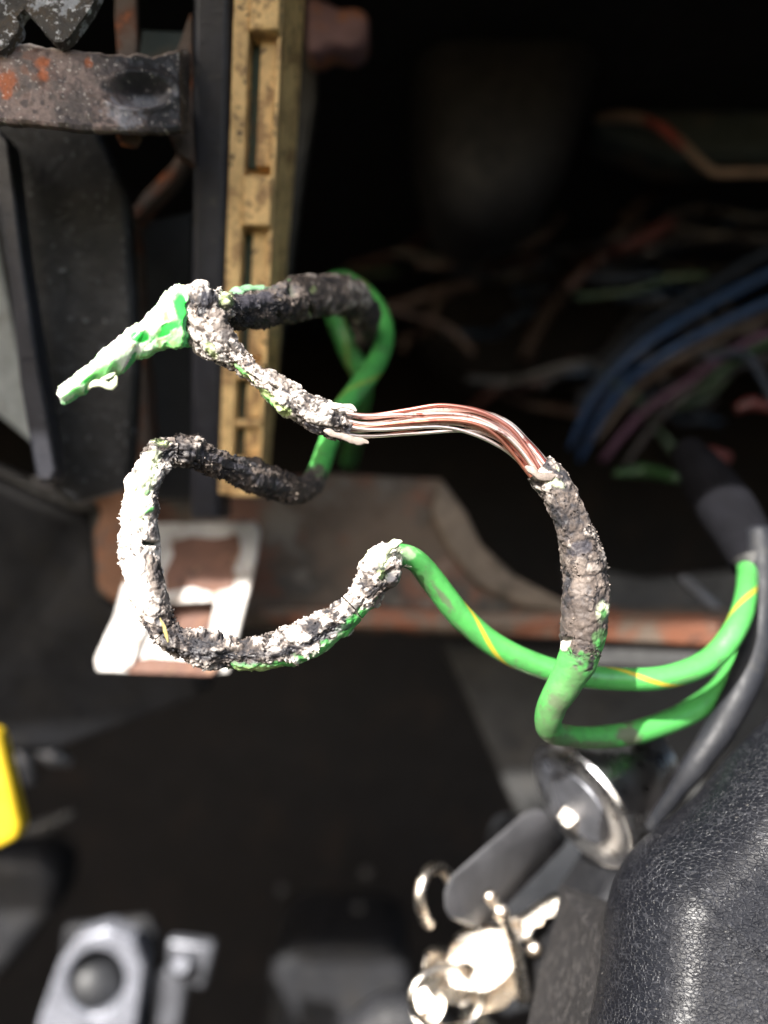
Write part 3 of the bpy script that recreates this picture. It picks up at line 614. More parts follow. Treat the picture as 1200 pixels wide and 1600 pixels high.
def vinyl_pad():
    # rounded body: left edge profile swept; front surface domed
    edge = [(1330, 1040), (1200, 1118), (1130, 1190), (1085, 1245), (1040, 1282), (1000, 1312), (975, 1342), (958, 1375), (948, 1410), (942, 1455), (938, 1500), (928, 1560), (905, 1640), (880, 1760)]
    E = np.array(edge, float); t = np.linspace(0, len(E)-1, 150); E = np.stack([np.interp(t, range(len(E)), E[:, j]) for j in (0, 1)], 1)
    for _ in range(6): E[1:-1] = (E[:-2]+2*E[1:-1]+E[2:])/4
    # direction inward
    T = np.gradient(E, axis=0); Nn = np.stack([-T[:, 1], T[:, 0]], 1); Nn /= np.linalg.norm(Nn, axis=1)[:, None]
    inward = np.where(((np.array([1400, 1700])-E)*Nn).sum(1)[:, None] > 0, Nn, -Nn)
    tgt = np.array([1500, 1750.]); V = []
    nv = 90; prof = np.linspace(0, 1, nv)
    for i, e in enumerate(E):
        dirv = (inward[i]*.55+(tgt-e)/np.linalg.norm(tgt-e)*.45)
        V += [e+dirv*(a**1.25)*430 for a in prof]
    Q = np.array(V); dd = np.sqrt(((Q[:, None]-E[None, ::2])**2).sum(2)).min(1)
    dd = np.where(np.tile(np.arange(nv) == 0, len(E)), 0, dd)
    yb = 12.2+.0026*(1400-Q[:, 1])
    Yq = yb-1.25*np.sqrt(np.clip(1-(1-np.minimum(dd/170, 1))**2, 0, 1))-.0012*dd
    V = [at(q[0], q[1], y) for q, y in zip(Q, Yq)]
    V = np.array(V)
    side = []
    I = np.arange(len(E)*nv).reshape(len(E), nv)
    q = np.stack([I[:-1, :-1], I[1:, :-1], I[1:, 1:], I[:-1, 1:]], -1).reshape(-1, 4)
    par = thing('vinyl_pad', 'rounded pad of black grained vinyl filling the lower right corner', 'pad', at(1150, 1600, 11.5))
    mesh_obj('pad_face', V, q, M['leather'], par)
    # return side going back from the silhouette
    nb = 30; V2 = []
    for i, e in enumerate(E):
        P0 = V[i*nv]
        for b in np.linspace(0, 1, nb):
            wgt = np.clip((e[1]-1370)/110, 0, 1)
            P = P0+wgt*np.array([-.10*np.sin(b*1.4), 2.3*b, -.1*b])+(1-wgt)*np.array([1.0*b, 1.6*b, -1.3*b]); V2.append(P)
    I = np.arange(len(E)*nb).reshape(len(E), nb)
    q = np.stack([I[:-1, :-1], I[1:, :-1], I[1:, 1:], I[:-1, 1:]], -1).reshape(-1, 4)
    mesh_obj('pad_side', np.array(V2), q, M['leather_side'], par)
vinyl_pad()
tag(tube('black_cable', [(1186, 830, 14.6, 20), (1192, 900, 14.2, 21), (1186, 980, 13.9, 23), (1165, 1060, 13.6, 25), (1130, 1130, 13.4, 24), (1090, 1190, 13.3, 20), (1050, 1245, 13.4, 14), (1015, 1295, 13.6, 10)], M['cable'], n=28, sub=10), 'black sheathed cable curving down behind the green wires', 'cable')
sv = thing('cable_sleeve', 'dark grey taped sleeve from which the green wires emerge', 'sleeve', at(1170, 870, 14.8))
tube('sleeve_body', [(1075, 705, 17.5, 26), (1105, 750, 16.6, 38), (1135, 795, 15.8, 44), (1165, 845, 15, 42), (1178, 880, 14.7, 36)], M['tape'], sv, n=28)
tube('sleeve_end', [(1174, 868, 14.5, 28), (1182, 890, 14.4, 27)], M['grey'], sv, n=28)

# ------------------------------------------------------------------ the burnt wires
GREEN = np.array([.075, .36, .080]); GREEND = np.array([.05, .16, .05]); LIME = np.array([.42, .55, .22])
PALE = np.array([.66, .60, .55]); DUST = np.array([.215, .175, .15]); BROWN = np.array([.085, .066, .056]); CHAR = np.array([.022, .021, .025]); YEL = np.array([.50, .38, .03]); PALEG = np.array([.60, .66, .46])
STRIPE = dict(pitch=4.7, ph=0.0)
def wire_surface(sw, k0, k1, nv, blobs=(), stripe=None, cap=(False, False), name='x', parent=None, mat='wire', sheetfn=None, seed=0):
    sel = np.where((sw['k'] >= k0) & (sw['k'] <= k1))[0]
    P, Rr, N, B, T, X, s = (sw[q][sel] for q in ('P', 'R', 'N', 'B', 'T', 'X', 's'))
    m = len(sel); th = np.linspace(0, 2*np.pi, nv, endpoint=False)
    D = N[:, None]*np.cos(th)[None, :, None]+B[:, None]*np.sin(th)[None, :, None]
    V = P[:, None]+D*Rr[:, None, None]
    Vf = V.reshape(-1, 3); Df = D.reshape(-1, 3); rr = np.repeat(Rr, nv)
    amp = np.repeat(X[:, 0], nv); pale = np.repeat(X[:, 1], nv); green = np.repeat(X[:, 2], nv); ss = np.repeat(s, nv); tt = np.tile(th, m)
    px = Vf[:, 0]/Vf[:, 1]*F+600; py = 800-Vf[:, 2]/Vf[:, 1]*F
    lo = fbm(Vf, 2.6, 3, seed+1); n1 = fbm(Vf, 7, 4, seed+2, .6); n2 = fbm(Vf, 20, 3, seed+3, .6)
    w1, w2, cid = worley(Vf+.05*np.stack([n1, n2, lo], 1), 6.0, seed+4)
    x1, x2, cie = worley(Vf+.03*np.stack([n2, lo, n1], 1), 13, seed+14)
    wf1, wf2, cf = worley(Vf, 22, seed+5)
    crack = 1-sst(.0, .16, w2-w1)
    chunk = (cid-.5)*.9-crack*.8*(.3+.7*(lo > -.3))
    gran = (cf-.4)*.7+(.5-wf1)
    g = np.clip(green+.30*n1*(green > .02)*(green < .98), 0, 1); gm = sst(.35, .62, g)
    extra = np.zeros(len(Vf)); cov = np.zeros(len(Vf))
    # colour ---------------------------------------------------------------
    base = mixc(np.repeat(CHAR[None], len(Vf), 0), np.repeat(BROWN[None], len(Vf), 0), sst(-.45, .35, n1*.7+lo*.5+gran*.2))
    base = mixc(base, np.repeat(DUST[None], len(Vf), 0), sst(.05, .75, n2*.4+n1*.45+gran*.2+(pale-.25)*1.2))
    base = mixc(base, np.repeat(PALE[None], len(Vf), 0), sst(.36, .80, pale*1.1+n2*.18+n1*.38+lo*.3+(cid-.5)*.42+(cie-.5)*.25-.3*crack)*sst(.12, .5, pale+.12*lo))
    base = mixc(base, np.repeat(CHAR[None], len(Vf), 0), .8*crack*sst(-.1, .4, lo+.1)*(amp > .02))
    rgh = .86+0*n1-.35*(1-sst(.1, .5, pale))*sst(.1, .5, -n1)
    gc = mixc(np.repeat(GREEN[None], len(Vf), 0), np.repeat(GREEND[None], len(Vf), 0), .45*sst(-.1, .9, lo+n1*.4))
    if stripe is not None:
        ph = ((tt/(2*np.pi)-ss/stripe[0]+stripe[1]) % 1.0); sm = (1-sst(.020, .042, np.abs(ph-.5)))*(stripe[2] if len(stripe) > 2 else 1)
        gc = mixc(gc, np.repeat(YEL[None], len(Vf), 0), sm)
    gcol = mixc(gc, np.repeat((BROWN*1.3)[None], len(Vf), 0), .55*sst(.42, .8, n2*.45+lo*.45+n1*.25)); base = mixc(base, gcol, gm); rgh = rgh*(1-gm)+(.33+.1*np.clip(n1, 0, 1))*gm
    pal = dict(green=(GREEN, .4), lime=(LIME, .7), char=(CHAR, .4), pale=(PALE, .85), paleg=(PALEG, .75), grime=(BROWN*1.15, .7), dust=(DUST, .85), hole=(np.array([.02, .028, .015]), .8), gloss=(np.array([.05, .048, .058]), .30))
    for bl in blobs:
        kind, cx, cy, rx, ry, rot, st = bl[:7]
        mm = blob(px, py, cx, cy, rx, ry, R(rot), .3, n1*1.4+n2*.5)*st
        mm = mm*(Df[:, 1] < .25)
        c, r0 = pal[kind]; base = mixc(base, np.repeat(c[None], len(Vf), 0), mm); rgh = rgh*(1-mm)+r0*mm
        if kind == 'hole': extra -= mm*.09
        if kind in ('green', 'gloss'): cov = np.maximum(cov, mm)
    # shape ----------------------------------------------------------------
    a = amp*(1-.75*gm)*(1-.7*cov)
    ps = 1-.9*sst(.35, .75, pale+.15*lo); d = a*(.088*lo+.026*n1*(.45+.55*ps)+ps*(.010*n2+.012*gran)+.042*chunk*(.45+.55*ps)+.030*(cie-.5-.5*(1-sst(0, .14, x2-x1)))*(.3+.7*ps))+extra*1.0+.0025*n1
    d = d-.01*a; d = np.where(d > .10, .10+(d-.10)*.4, d); d = np.maximum(d, -.72*rr)
    Vf = Vf+Df*d[:, None]+(np.stack([n2, n1, lo], 1)*.010)*(a*ps)[:, None]
    I = np.arange(m*nv).reshape(m, nv); J = np.roll(I, -1, axis=1)
    q = np.stack([I[:-1], I[1:], J[1:], J[:-1]], -1).reshape(-1, 4)
    cols = np.concatenate([base, rgh[:, None]], 1)
    for ci, e in ((0, 0), (1, m-1)):
        if cap[ci]:                           # close the end with a fan
            c = Vf[e*nv:(e+1)*nv].mean(0); Vf = np.vstack([Vf, c]); cols = np.vstack([cols, cols[e*nv]])
            ring_ = I[e]; cc = len(Vf)-1
            q = np.vstack([q, np.stack([ring_, np.roll(ring_, -1), np.full(nv, cc), np.full(nv, cc)], 1)]) if False else q
            capf = [(int(ring_[k]), int(ring_[(k+1) % nv]), cc) for k in range(nv)]
            q = (q, capf)
    if isinstance(q, tuple):
        base_q, capf = q
        fl = np.vstack([np.asarray(base_q)]) if not isinstance(base_q, tuple) else base_q
    o = mesh_obj(name, Vf, q if isinstance(q, np.ndarray) else fl, M[mat], parent, cols=cols)
    return o, Vf[:m*nv], Df, base[:m*nv], amp*(1-.8*gm)*(1-cov)*(.12+ps*ps), px, py
def crumbs(name, srcs, count, parent, size=(.008, .03), seed=1):
    """irregular grains of dirt and char stuck to the surface, one joined part"""
    r = np.random.default_rng(seed); V = []; Fc = []; Cc = []
    P = np.vstack([s[0] for s in srcs]); D = np.vstack([s[1] for s in srcs]); K = np.vstack([s[2] for s in srcs]); W = np.concatenate([s[3] for s in srcs]).clip(0)
    cl = sst(0, .6, fbm(P, 2.6, 3, 77)); W = W*(.06+cl)
    W = W/W.sum(); ids = r.choice(len(P), count, p=W)
    octa = np.array([(1, 0, 0), (-1, 0, 0), (0, 1, 0), (0, -1, 0), (0, 0, 1), (0, 0, -1)], float)
    of = np.array([(0, 2, 4), (2, 1, 4), (1, 3, 4), (3, 0, 4), (2, 0, 5), (1, 2, 5), (3, 1, 5), (0, 3, 5)])
    sz = size[0]+(size[1]-size[0])*r.random(count)**2.6
    off = r.random((count, 1))*.9
    c = P[ids]+D[ids]*(sz[:, None]*off)
    sh = octa[None]*(0.55+.9*r.random((count, 6, 1)))*sz[:, None, None]*(0.5+r.random((count, 1, 3)))
    ang = r.random((count, 3))*6.28
    for ax_ in range(3):
        ca, sa = np.cos(ang[:, ax_]), np.sin(ang[:, ax_]); i, j = (ax_+1) % 3, (ax_+2) % 3
        xi = sh[:, :, i].copy(); xj = sh[:, :, j].copy()
        sh[:, :, i] = xi*ca[:, None]-xj*sa[:, None]; sh[:, :, j] = xi*sa[:, None]+xj*ca[:, None]
    V = (c[:, None]+sh).reshape(-1, 3)
    Fc = (of[None]+np.arange(count)[:, None, None]*6).reshape(-1, 3)
    tint = (.45+.75*r.random((count, 1)))
    col = np.clip(K[ids]*tint+(r.random((count, 1)) < .12)*np.array([.12, .10, .08])-(r.random((count, 1)) < .15)*K[ids]*.7, .01, 1)
    col = np.concatenate([np.repeat(col, 6, 0), np.full((count*6, 1), .85)], 1)
    o = mesh_obj(name, V, Fc, M['wire'], parent, smooth=False, cols=col)
    return stuff(o)

# ---- wire one: green with yellow stripe -> burnt loop -> green, going back
W1 = [ # px, py, Y, r, amp, pale, green
 (1148, 800, 16.4, 15, 0, 0, 1), (1161, 855, 15.25, 16, 0, 0, 1), (1168, 905, 14.0, 19, 0, 0, 1), (1154, 972, 13.1, 22, 0, 0, 1), (1110, 1030, 12.8, 23, 0, 0, 1),
 (1040, 1058, 12.55, 22, 0, 0, 1), (950, 1060, 12.4, 22, 0, 0, 1), (860, 1046, 12.25, 22, 0, 0, 1), (780, 1012, 12.1, 23, 0, 0, 1), (722, 965, 11.9, 24, 0, 0, 1),
 (680, 912, 11.7, 24, 0, 0, 1), (652, 878, 11.5, 22, .05, .3, 1), (628, 868, 11.35, 19, .1, .5, .8),               # 10..12
 (604, 874, 11.2, 27, .8, .52, .1), (594, 898, 11.05, 32, .9, .50, .05), (580, 922, 11.0, 27, 1, .42, 0), (556, 944, 10.95, 21, 1, .5, 0),  # 13..16
 (522, 972, 10.9, 27, 1, .46, .0), (480, 1000, 10.85, 29, 1, .44, .0), (420, 1019, 10.8, 27, 1, .40, .0), (360, 1022, 10.75, 27, 1, .34, 0), (300, 1010, 10.7, 27, 1, .36, 0), # 17..21
 (258, 985, 10.7, 25, 1, .35, 0), (234, 940, 10.7, 27, .8, .72, 0), (223, 885, 10.7, 28, 1, .74, 0), (219, 835, 10.7, 30, .8, .9, 0), (222, 785, 10.7, 28, .8, .95, 0), # 22..26
 (236, 740, 10.8, 26, .9, .62, 0), (258, 706, 10.9, 21, 1, .35, 0), (296, 708, 11.1, 23, .9, .25, 0), (345, 724, 11.5, 24, .7, .06, 0), (400, 746, 12.0, 25, .6, .03, 0), # 27..31
 (452, 764, 12.6, 23, .6, .05, 0), (483, 760, 13.1, 20, .7, .1, .1), (500, 730, 13.5, 17, .2, .2, .75), (512, 696, 13.9, 16, 0, 0, 1), (532, 645, 14.4, 17, 0, 0, 1), # 32..36
 (568, 597, 14.9, 18, 0, 0, 1), (596, 550, 15.4, 16, 0, 0, 1), (600, 505, 15.8, 14, 0, 0, 1), (578, 462, 16.2, 12, 0, 0, 1), (535, 434, 16.6, 11, 0, 0, 1), # 37..41
 (508, 452, 17.0, 12, 0, 0, 1), (526, 505, 17.3, 14, 0, 0, 1), (548, 555, 17.5, 16, 0, .0, 1), (566, 592, 18.0, 16, 0, 0, 1), (560, 650, 20, 14, 0, 0, 1), (545, 720, 24, 12, 0, 0, 1)]
w1 = thing('striped_wire', 'green wire with yellow stripe whose middle is a burnt crusted loop', 'wire', at(600, 900, 11))
W1 = [(p[0], p[1], p[2], p[3]*(1.05 if 16 <= i <= 32 else .98 if i > 11 else .82), *p[4:]) for i, p in enumerate(W1)]
s1 = sweep(W1, .015)
B1 = [('grime', 690, 930, 26, 5, 52, .7), ('grime', 720, 985, 22, 3, 50, .4), ('grime', 800, 1010, 30, 3, 25, .35), ('grime', 1070, 1062, 26, 4, -15, .35), ('grime', 660, 905, 12, 16, 40, .3), ('paleg', 636, 866, 16, 10, 0, .45),
      ('paleg', 592, 868, 26, 13, -10, .8), ('hole', 612, 897, 15, 9, -20, 1), ('lime', 600, 896, 12, 8, -20, .8), ('gloss', 628, 905, 12, 20, 10, .8), ('grime', 606, 930, 30, 11, -35, .9), ('grime', 622, 884, 8, 5, 0, .8), ('lime', 592, 862, 24, 5, -15, .6), ('char', 553, 948, 10, 8, -30, .8),
      ('green', 553, 985, 44, 13, -52, 1), ('green', 497, 1026, 66, 13, -22, 1), ('green', 420, 1045, 60, 8, -8, .9), ('lime', 400, 1048, 40, 5, -8, .8), ('lime', 520, 1030, 44, 4, -35, .6), ('grime', 400, 1030, 60, 8, -8, .5), ('char', 330, 1024, 70, 7, 3, .85), ('char', 478, 1006, 84, 5, -22, .9), ('char', 420, 1022, 50, 5, -8, .8),
      ('char', 262, 1000, 14, 30, -20, .7), ('paleg', 215, 790, 20, 40, 10, .9), ('paleg', 232, 738, 14, 30, 20, .8), ('green', 234, 798, 12, 5, -25, .9), ('green', 228, 768, 6, 5, 0, .7), ('char', 252, 770, 8, 38, 10, .85),  # blown-out sun on the loop's left painted pale; inner side gritty char
      ('hole', 240, 849, 15, 4, 5, 1), ('grime', 252, 800, 9, 26, 5, .9), ('char', 232, 870, 12, 5, -10, .8), ('grime', 262, 945, 10, 34, -12, .8), ('dust', 245, 880, 20, 14, 0, .8), ('grime', 246, 905, 13, 34, 0, .9), ('char', 250, 900, 7, 26, 0, .7), ('gloss', 248, 828, 9, 12, 0, .6), ('pale', 214, 900, 16, 46, 0, .9), ('lime', 254, 692, 14, 6, 0, .6), ('char', 283, 706, 26, 16, 10, .8),
      ('gloss', 350, 722, 40, 9, 18, .8), ('gloss', 420, 752, 34, 9, 18, .6), ('grime', 475, 770, 18, 14, 0, .8), ('grime', 500, 735, 12, 8, 0, .6)]
pA = wire_surface(s1, 0, 12.12, 72, B1, (2.6, .5+np.interp(8.4, s1['k'], s1['s'])/2.6, .9), name='striped_insulation', parent=w1, mat='green', seed=11)
pB = wire_surface(s1, 12.0, 16.2, 120, B1, name='melted_knob', parent=w1, seed=11)
pC = wire_surface(s1, 16.2, 22.0, 120, B1, name='charred_sheath', parent=w1, seed=11)
pD = wire_surface(s1, 22.0, 28.4, 120, B1, name='charred_sheath', parent=w1, seed=11)
pE = wire_surface(s1, 28.4, 34.0, 96, B1, name='charred_sheath', parent=w1, seed=11)
pF = wire_surface(s1, 33.9, 47, 60, B1, (2.6, .8, .3), name='striped_insulation', parent=w1, mat='green', seed=11)
crumbs('dirt_crumbs', [(p[1], p[2], p[3], p[4]) for p in (pB, pC, pD, pE)], 4500, w1, (.004, .022), seed=5)

# ---- wire two: plain green -> burnt -> bare copper strands -> burnt -> joint -> burnt arm
W2 = [ (1178, 900, 15.0, 17, 0, 0, 1), (1170, 990, 14.5, 20, 0, 0, 1), (1138, 1062, 14.0, 23, 0, 0, 1), (1085, 1108, 13.6, 24, 0, 0, 1), (1010, 1140, 13.1, 24, 0, 0, 1),
 (940, 1152, 12.6, 23, 0, 0, 1), (888, 1150, 12.1, 22, .0, .1, 1), (858, 1138, 11.6, 24, .0, .1, 1), (862, 1104, 11.35, 27, .05, .2, 1), (884, 1066, 11.2, 30, .15, .2, .9),  # 5..9
 (903, 1028, 11.1, 33, .3, .1, .62), (911, 990, 11.05, 37, .42, .12, .08), (914, 945, 11.0, 38, .42, .14, 0), (913, 895, 11.0, 33, .42, .16, 0), (902, 845, 10.95, 30, .42, .20, 0), # 10..14
 (886, 795, 10.9, 30, .42, .24, 0), (866, 757, 10.9, 29, .42, .30, 0), (840, 732, 10.9, 26, .6, .45, 0)] # 15..17
w2 = thing('bare_copper_wire', 'green wire burnt open with bare copper strands and a peeled flap', 'wire', at(880, 1000, 11))
W2 = [(p[0], p[1], p[2], p[3]*([.76]*7+[.82, .84, .88, .94])[i] if i < 11 else p[3]*.97, *p[4:]) for i, p in enumerate(W2)]
s2 = sweep(W2, .015)
B2 = [('grime', 985, 1150, 16, 18, 0, .85), ('grime', 880, 1158, 26, 10, 10, .5), ('grime', 930, 1165, 40, 7, 0, .55), ('grime', 858, 1128, 20, 40, 20, .45), ('grime', 885, 1080, 26, 36, 30, .45),
      ('paleg', 940, 958, 10, 15, 15, 1), ('green', 943, 960, 6, 9, 15, .9), ('green', 940, 1000, 12, 16, -10, .8), ('pale', 881, 1006, 10, 9, 0, 1), ('hole', 884, 999, 9, 4, 0, .8), ('gloss', 903, 858, 20, 10, -10, .8),
      ('dust', 905, 900, 10, 30, 0, .5), ('paleg', 850, 742, 30, 9, 35, .5), ('pale', 838, 738, 16, 8, 35, .7), ('grime', 915, 975, 34, 30, 0, .6)]
qA = wire_surface(s2, 0, 10.3, 72, B2, name='green_insulation', parent=w2, mat='green', seed=23)
qB = wire_surface(s2, 10.15, 17, 130, B2, name='charred_sheath', parent=w2, seed=23)
# copper strands
WS = [(872, 770, 10.9, 22), (840, 728, 10.9, 22), (815, 700, 10.9, 22), (785, 674, 10.88, 25), (745, 657, 10.85, 25), (695, 652, 10.82, 24), (640, 658, 10.8, 22), (580, 664, 10.78, 22), (540, 661, 10.75, 23), (500, 650, 10.7, 22), (465, 628, 10.7, 20)]
WS = [(a, b, c, d*.90) for a, b, c, d in WS]
ss_ = sweep(WS, .03)
spots = [(0, 0)]+[(math.cos(a), math.sin(a)) for a in np.arange(6)*math.pi/3]
spots += [(1.92*math.cos(a), 1.92*math.sin(a)) for a in (np.arange(12)+.5)*math.pi/6]
for i, (cx, cy) in enumerate(spots):
    n = len(ss_['P']); s = ss_['s']; tw = s*.55+.3*np.sin(s*1.1)
    rr_ = ss_['R']*.385*(1+.05*np.sin(s*2.1+i*1.7))
    wob1 = .46*np.sin(s*1.9+i*2.4)+.14*np.sin(s*4.3+i); wob2 = .44*np.cos(s*1.6+i*1.9)+.12*np.sin(s*5.1+i*3)
    x = (cx*np.cos(tw)-cy*np.sin(tw)+wob1)*rr_; y = (cx*np.sin(tw)+cy*np.cos(tw)+wob2)*rr_
    ctr = ss_['P']+ss_['N']*x[:, None]*.8+ss_['B']*y[:, None]*1.05
    th = np.linspace(0, 2*np.pi, 10, endpoint=False); rs = .0265
    V = (ctr[:, None]+(ss_['N'][:, None]*np.cos(th)[None, :, None]+ss_['B'][:, None]*np.sin(th)[None, :, None])*rs).reshape(-1, 3)
    I = np.arange(n*10).reshape(n, 10); J = np.roll(I, -1, 1)
    q = np.stack([I[:-1], I[1:], J[1:], J[:-1]], -1).reshape(-1, 4)
    mesh_obj('copper_strand', V, q, M['strand'], w2)
# crusted length left of the strands, up to the joint
W3 = [(548, 668, 10.76, 25, .55, .5, 0), (520, 662, 10.74, 29, .8, .62, 0), (492, 650, 10.7, 31, 1, .72, 0), (455, 624, 10.68, 29, 1, .85, 0), (412, 594, 10.65, 27, 1, .85, 0), (370, 564, 10.62, 26, 1, .8, 0), (336, 532, 10.6, 29, 1, .85, 0), (314, 500, 10.6, 33, 1.0, .9, 0), (309, 472, 10.62, 29, 1.1, .85, 0), (310, 452, 10.7, 15, 1.1, .8, 0)]
W3 = [(p[0], p[1], p[2], p[3]*(.87 if p[1] > 535 else 1.08), p[4], p[5]*.70, p[6]) for p in W3]
s3 = sweep(W3, .014)
B3 = [('lime', 375, 585, 24, 6, 38, .9), ('green', 372, 578, 12, 4, 38, .8), ('lime', 425, 630, 34, 8, 38, .9), ('green', 420, 632, 14, 5, 38, .7), ('char', 500, 672, 34, 8, 20, .8), ('gloss', 485, 668, 14, 9, 0, .8),
      ('char', 322, 470, 17, 15, 0, .95), ('gloss', 322, 466, 12, 10, 0, .7), ('grime', 345, 505, 14, 30, -10, .85), ('char', 352, 525, 12, 10, 0, .6), ('grime', 385, 545, 34, 7, 40, .75), ('grime', 440, 592, 40, 6, 38, .7), ('lime', 330, 548, 16, 6, 50, .7), ('char', 470, 640, 14, 4, 10, .6), ('hole', 430, 604, 9, 3, 20, .6), ('hole', 395, 590, 10, 2.5, 30, .7), ('char', 404, 582, 10, 3, 30, .8)]
qC = wire_surface(s3, 0, 9, 124, B3, name='charred_sheath', parent=w2, seed=37)
# burnt arm going right and back from the joint
W4 = [(318, 486, 10.8, 20, 1, .4, 0), (342, 482, 11.0, 25, 1, .35, .0), (372, 486, 11.4, 28, .9, .1, 0), (410, 482, 11.9, 30, .6, .04, 0), (452, 470, 12.5, 32, .6, .15, 0), (495, 464, 13.1, 32, .45, .30, 0), (538, 462, 13.8, 31, .45, .30, 0), (566, 482, 14.4, 26, .6, .18, 0), (574, 510, 15.1, 19, .6, .15, 0), (570, 524, 16.2, 13, .5, .1, 0), (562, 540, 18, 10, .3, .1, .2)]
s4 = sweep(W4, .018)
B4 = [('gloss', 400, 470, 40, 12, -12, .9), ('char', 390, 505, 36, 10, -5, .9), ('hole', 456, 452, 4, 14, -15, 1), ('hole', 487, 482, 4, 14, 0, 1), ('lime', 486, 488, 3, 8, 0, .6), ('lime', 490, 453, 5, 5, 0, .6), ('lime', 352, 470, 12, 14, 0, .7), ('grime', 350, 490, 14, 16, 0, .8), ('hole', 438, 494, 5, 5, 0, .8), ('dust', 520, 460, 50, 20, 0, .25)]
qD = wire_surface(s4, 0, 10, 110, B4, name='charred_sheath', parent=w2, seed=41)
crumbs('dirt_crumbs', [(p[1], p[2], p[3], p[4]) for p in (qB, qC, qD)], 5500, w2, (.004, .021), seed=9)
# thin ragged slivers of insulation
def sliver(pts, wpx, parent, col, name='insulation_sliver'):
    s = sweep([(*p, wpx) for p in pts], .03); n = len(s['P']); nv = 8; th = np.linspace(0, 2*np.pi, nv, endpoint=False)
    tp = np.minimum(1, np.minimum(np.arange(n)+1, (n-np.arange(n)))/4.)*(1+.25*fbm(s['P'], 8, 2, 3))
    V = (s['P'][:, None]+(s['N'][:, None]*.35*np.cos(th)[None, :, None]+s['B'][:, None]*np.sin(th)[None, :, None])*(s['R']*tp)[:, None, None]).reshape(-1, 3)
    V += .012*np.stack([fbm(V, 12, 2, k) for k in (1, 2, 3)], 1)
    I = np.arange(n*nv).reshape(n, nv); J = np.roll(I, -1, 1)
    q = np.stack([I[:-1], I[1:], J[1:], J[:-1]], -1).reshape(-1, 4)
    c = np.repeat(np.array([[*col, .7]]), len(V), 0); c[:, :3] *= (1+.3*fbm(V, 9, 3, 5))[:, None]
    return mesh_obj(name, V, q, M['wire'], parent, cols=c)
sliver([(596, 868, 11.0), (606, 858, 10.95), (616, 850, 10.9), (628, 845, 10.88)], 6, w1, PALEG*.9)
sliver([(345, 478, 11.2), (358, 462, 11.5), (378, 453, 11.7), (400, 450, 11.9), (425, 455, 12.1), (440, 452, 12.2)], 9, w2, np.array([.18, .36, .2]))
sliver([(430, 456, 12.2), (455, 440, 12.4), (480, 434, 12.7)], 4, w2, np.array([.2, .4, .18]))
sliver([(868, 742, 10.8), (872, 734, 10.75), (870, 728, 10.7)], 3, w2, PALEG)
sliver([(505, 672, 10.5), (530, 681, 10.48), (556, 688, 10.47), (576, 691, 10.47)], 6, w2, DUST)
sliver([(500, 636, 10.5), (522, 634, 10.5), (545, 636, 10.52), (556, 642, 10.55)], 5, w2, PALE)
sliver([(822, 728, 10.7), (834, 738, 10.68), (850, 746, 10.67), (868, 742, 10.7)], 7, w2, DUST)
sliver([(250, 965, 10.3), (258, 985, 10.3), (262, 1005, 10.3)], 3, w1, np.array([.35, .27, .1]))
# fine fibres
def fibres(parent, srcs, count, seed):
    r = np.random.default_rng(seed); P = np.vstack([s[1] for s in srcs]); D = np.vstack([s[2] for s in srcs]); W = np.concatenate([s[4] for s in srcs]).clip(0); ids = r.choice(len(P), count, p=W/W.sum())
    V = []; Fc = []
    for i in ids:
        a = P[i]; d = D[i]*.6+r.normal(size=3)*.6; d /= np.linalg.norm(d); L = .03+.09*r.random(); b = a+d*L*.5+r.normal(size=3)*.008; c = a+d*L+r.normal(size=3)*.02
        u = np.cross(d, r.normal(size=3)); u /= np.linalg.norm(u); v = np.cross(d, u); w_ = .0022; k = len(V)
        for q in (a, b, c):
            for t in range(3): V.append(q+(u*math.cos(2.1*t)+v*math.sin(2.1*t))*w_)
        for j in (0, 3):
            for t in range(3): Fc.append((k+j+t, k+j+(t+1) % 3, k+j+3+(t+1) % 3, k+j+3+t))
    V = np.array(V); c = np.repeat(np.array([[*(PALE*.9), .8]]), len(V), 0)
    return stuff(mesh_obj('dust_fibres', V, np.array(Fc), M['wire'], parent, cols=c))

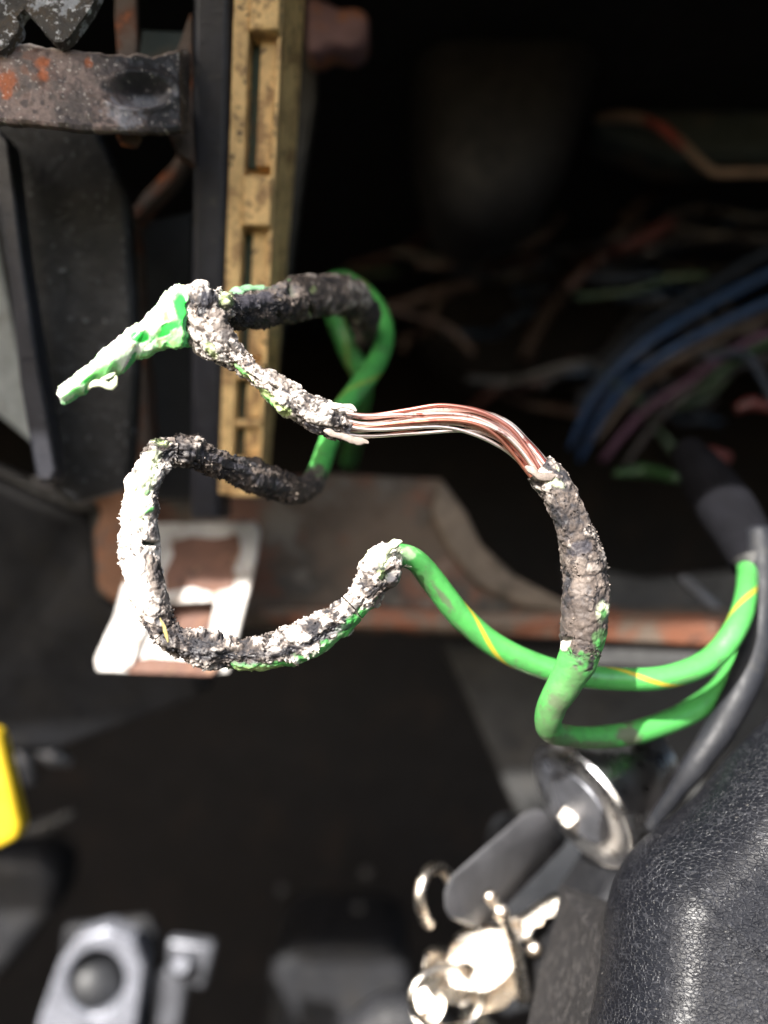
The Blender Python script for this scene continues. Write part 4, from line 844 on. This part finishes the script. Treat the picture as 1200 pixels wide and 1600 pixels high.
# peeled flap of insulation: thin curled sheet with ragged edges
def flap():
    up = np.array([(90, 604), (112, 588), (140, 566), (168, 540), (198, 514), (222, 500), (240, 480), (254, 460), (266, 450), (276, 446), (292, 446), (312, 448), (332, 458)], float)
    lo = np.array([(96, 630), (112, 620), (128, 613), (141, 600), (158, 598), (170, 590), (190, 578), (206, 562), (224, 556), (250, 545), (278, 542), (304, 540), (334, 530)], float)
    nu, nv = 420, 150; t = np.linspace(0, len(up)-1, nu)
    U = np.stack([np.interp(t, range(len(up)), up[:, j]) for j in (0, 1)], 1); L = np.stack([np.interp(t, range(len(lo)), lo[:, j]) for j in (0, 1)], 1)
    v = np.linspace(0, 1, nv); G = U[:, None]*(1-v)[None, :, None]+L[:, None]*v[None, :, None]; px = G[..., 0].ravel(); py = G[..., 1].ravel()
    vv = np.tile(v, nu); tt = np.repeat(t/(len(up)-1), nv)
    Y0 = 9.9+.55*tt+1.3*sst(.85, .97, tt)
    curl = .13*(2*vv-1)**2*(1-.4*tt)-.12*vv                       # a trough that opens away from the lens, edges folded back
    Q = np.stack([px/100, py/100, tt*0], 1)
    px = px-sst(.8, 1, tt)*(14+12*fbm(Q*np.array([0, 1, 0]), 9, 3, 71))
    n1 = fbm(Q, 3, 4, 51, .6); n2 = fbm(Q, 10, 3, 52, .6); n3 = fbm(Q, 28, 2, 53)
    inner = np.maximum.reduce([blob(px, py, 283, 480, 11, 24, R(-8), .25, n2*.6), blob(px, py, 294, 503, 12, 10, 0, .25, n2*.6), blob(px, py, 219, 526, 15, 10, R(10), .3, n2*.5), blob(px, py, 258, 518, 26, 8, R(-35), .4, n2*1.4), blob(px, py, 140, 593, 12, 4, R(-25), .4, n2*1.5), .7*blob(px, py, 243, 550, 34, 5, R(-18), .4, n2*1.5)])
    Y = Y0+curl+.007*n1*(1-inner)+.003*n2*(1-inner)+.0015*n3*(1-inner)+.012*inner
    edge = np.minimum(vv, 1-vv)
    jag = fbm(np.stack([tt*14, np.sign(vv-.5), 0*tt], 1), 2.0, 4, 61, .7)
    P = np.stack([(px-600)/F*Y, Y, -(py-800)/F*Y], 1)
    P[:, 2] += np.sign(vv-.5)*-1*(1-sst(0, .22, edge))*.024*jag
    endm = 1-sst(0, .03, tt); P[:, 0] += endm*.04*fbm(Q, 9, 3, 63)
    Bk = P+np.array([.02, .055, -.01])
    n = nu*nv; I = np.arange(n).reshape(nu, nv); q = np.stack([I[:-1, :-1], I[1:, :-1], I[1:, 1:], I[:-1, 1:]], -1).reshape(-1, 4)
    Fs = [q, q[:, ::-1]+n]
    for a in (I[:, 0], I[:, -1], I[0, :], I[-1, :]): Fs.append(np.stack([a[:-1], a[1:], a[1:]+n, a[:-1]+n], 1))
    WH = np.array([.70, .93, .62]); col = np.repeat(WH[None], n, 0)  # blown-out light on the pale sheet put into its near white
    col = mixc(col, np.repeat(np.array([[.22, .74, .20]]), n, 0), .9*sst(.25, .95, .55*n1+.2*n2+.75*vv+.15*np.sin(tt*9)))
    col = mixc(col, np.repeat(np.array([[.80, .80, .70]]), n, 0), .6*sst(.35, .8, -n1+.3*n2))
    col = mixc(col, np.repeat(np.array([[.30, .27, .15]]), n, 0), .7*sst(.45, .8, n2+.2*(tt > .6)))
    col = mixc(col, np.repeat(np.array([[.03, .42, .06]]), n, 0), inner)
    col = mixc(col, np.repeat(np.array([[.20, .33, .10]]), n, 0), (1-sst(0, .04, 1-vv))*.6)
    rg = .7*(1-inner)+.3*inner; cc = np.concatenate([col, rg[:, None]], 1)
    cb = cc.copy(); cb[:, :3] = np.array([.05, .36, .09])
    o = mesh_obj('peeled_flap', np.vstack([P, Bk]), np.vstack(Fs), M['flap'], w2, cols=np.vstack([cc, cb]))
    o['label'] = 'pale peeled flap of insulation with smooth green patches'
    return P, col
Pf, cf_ = flap()
# little hooked shred under the flap
sliver([(128, 612, 10.02), (146, 600, 10.0), (162, 600, 10.0), (174, 604, 10.02), (180, 596, 10.0), (181, 588, 10.0)], 5, w2, np.array([.62, .66, .45]))
sliver([(150, 598, 10.05), (168, 590, 10.05), (180, 584, 10.05)], 5, w2, np.array([.62, .70, .5]))
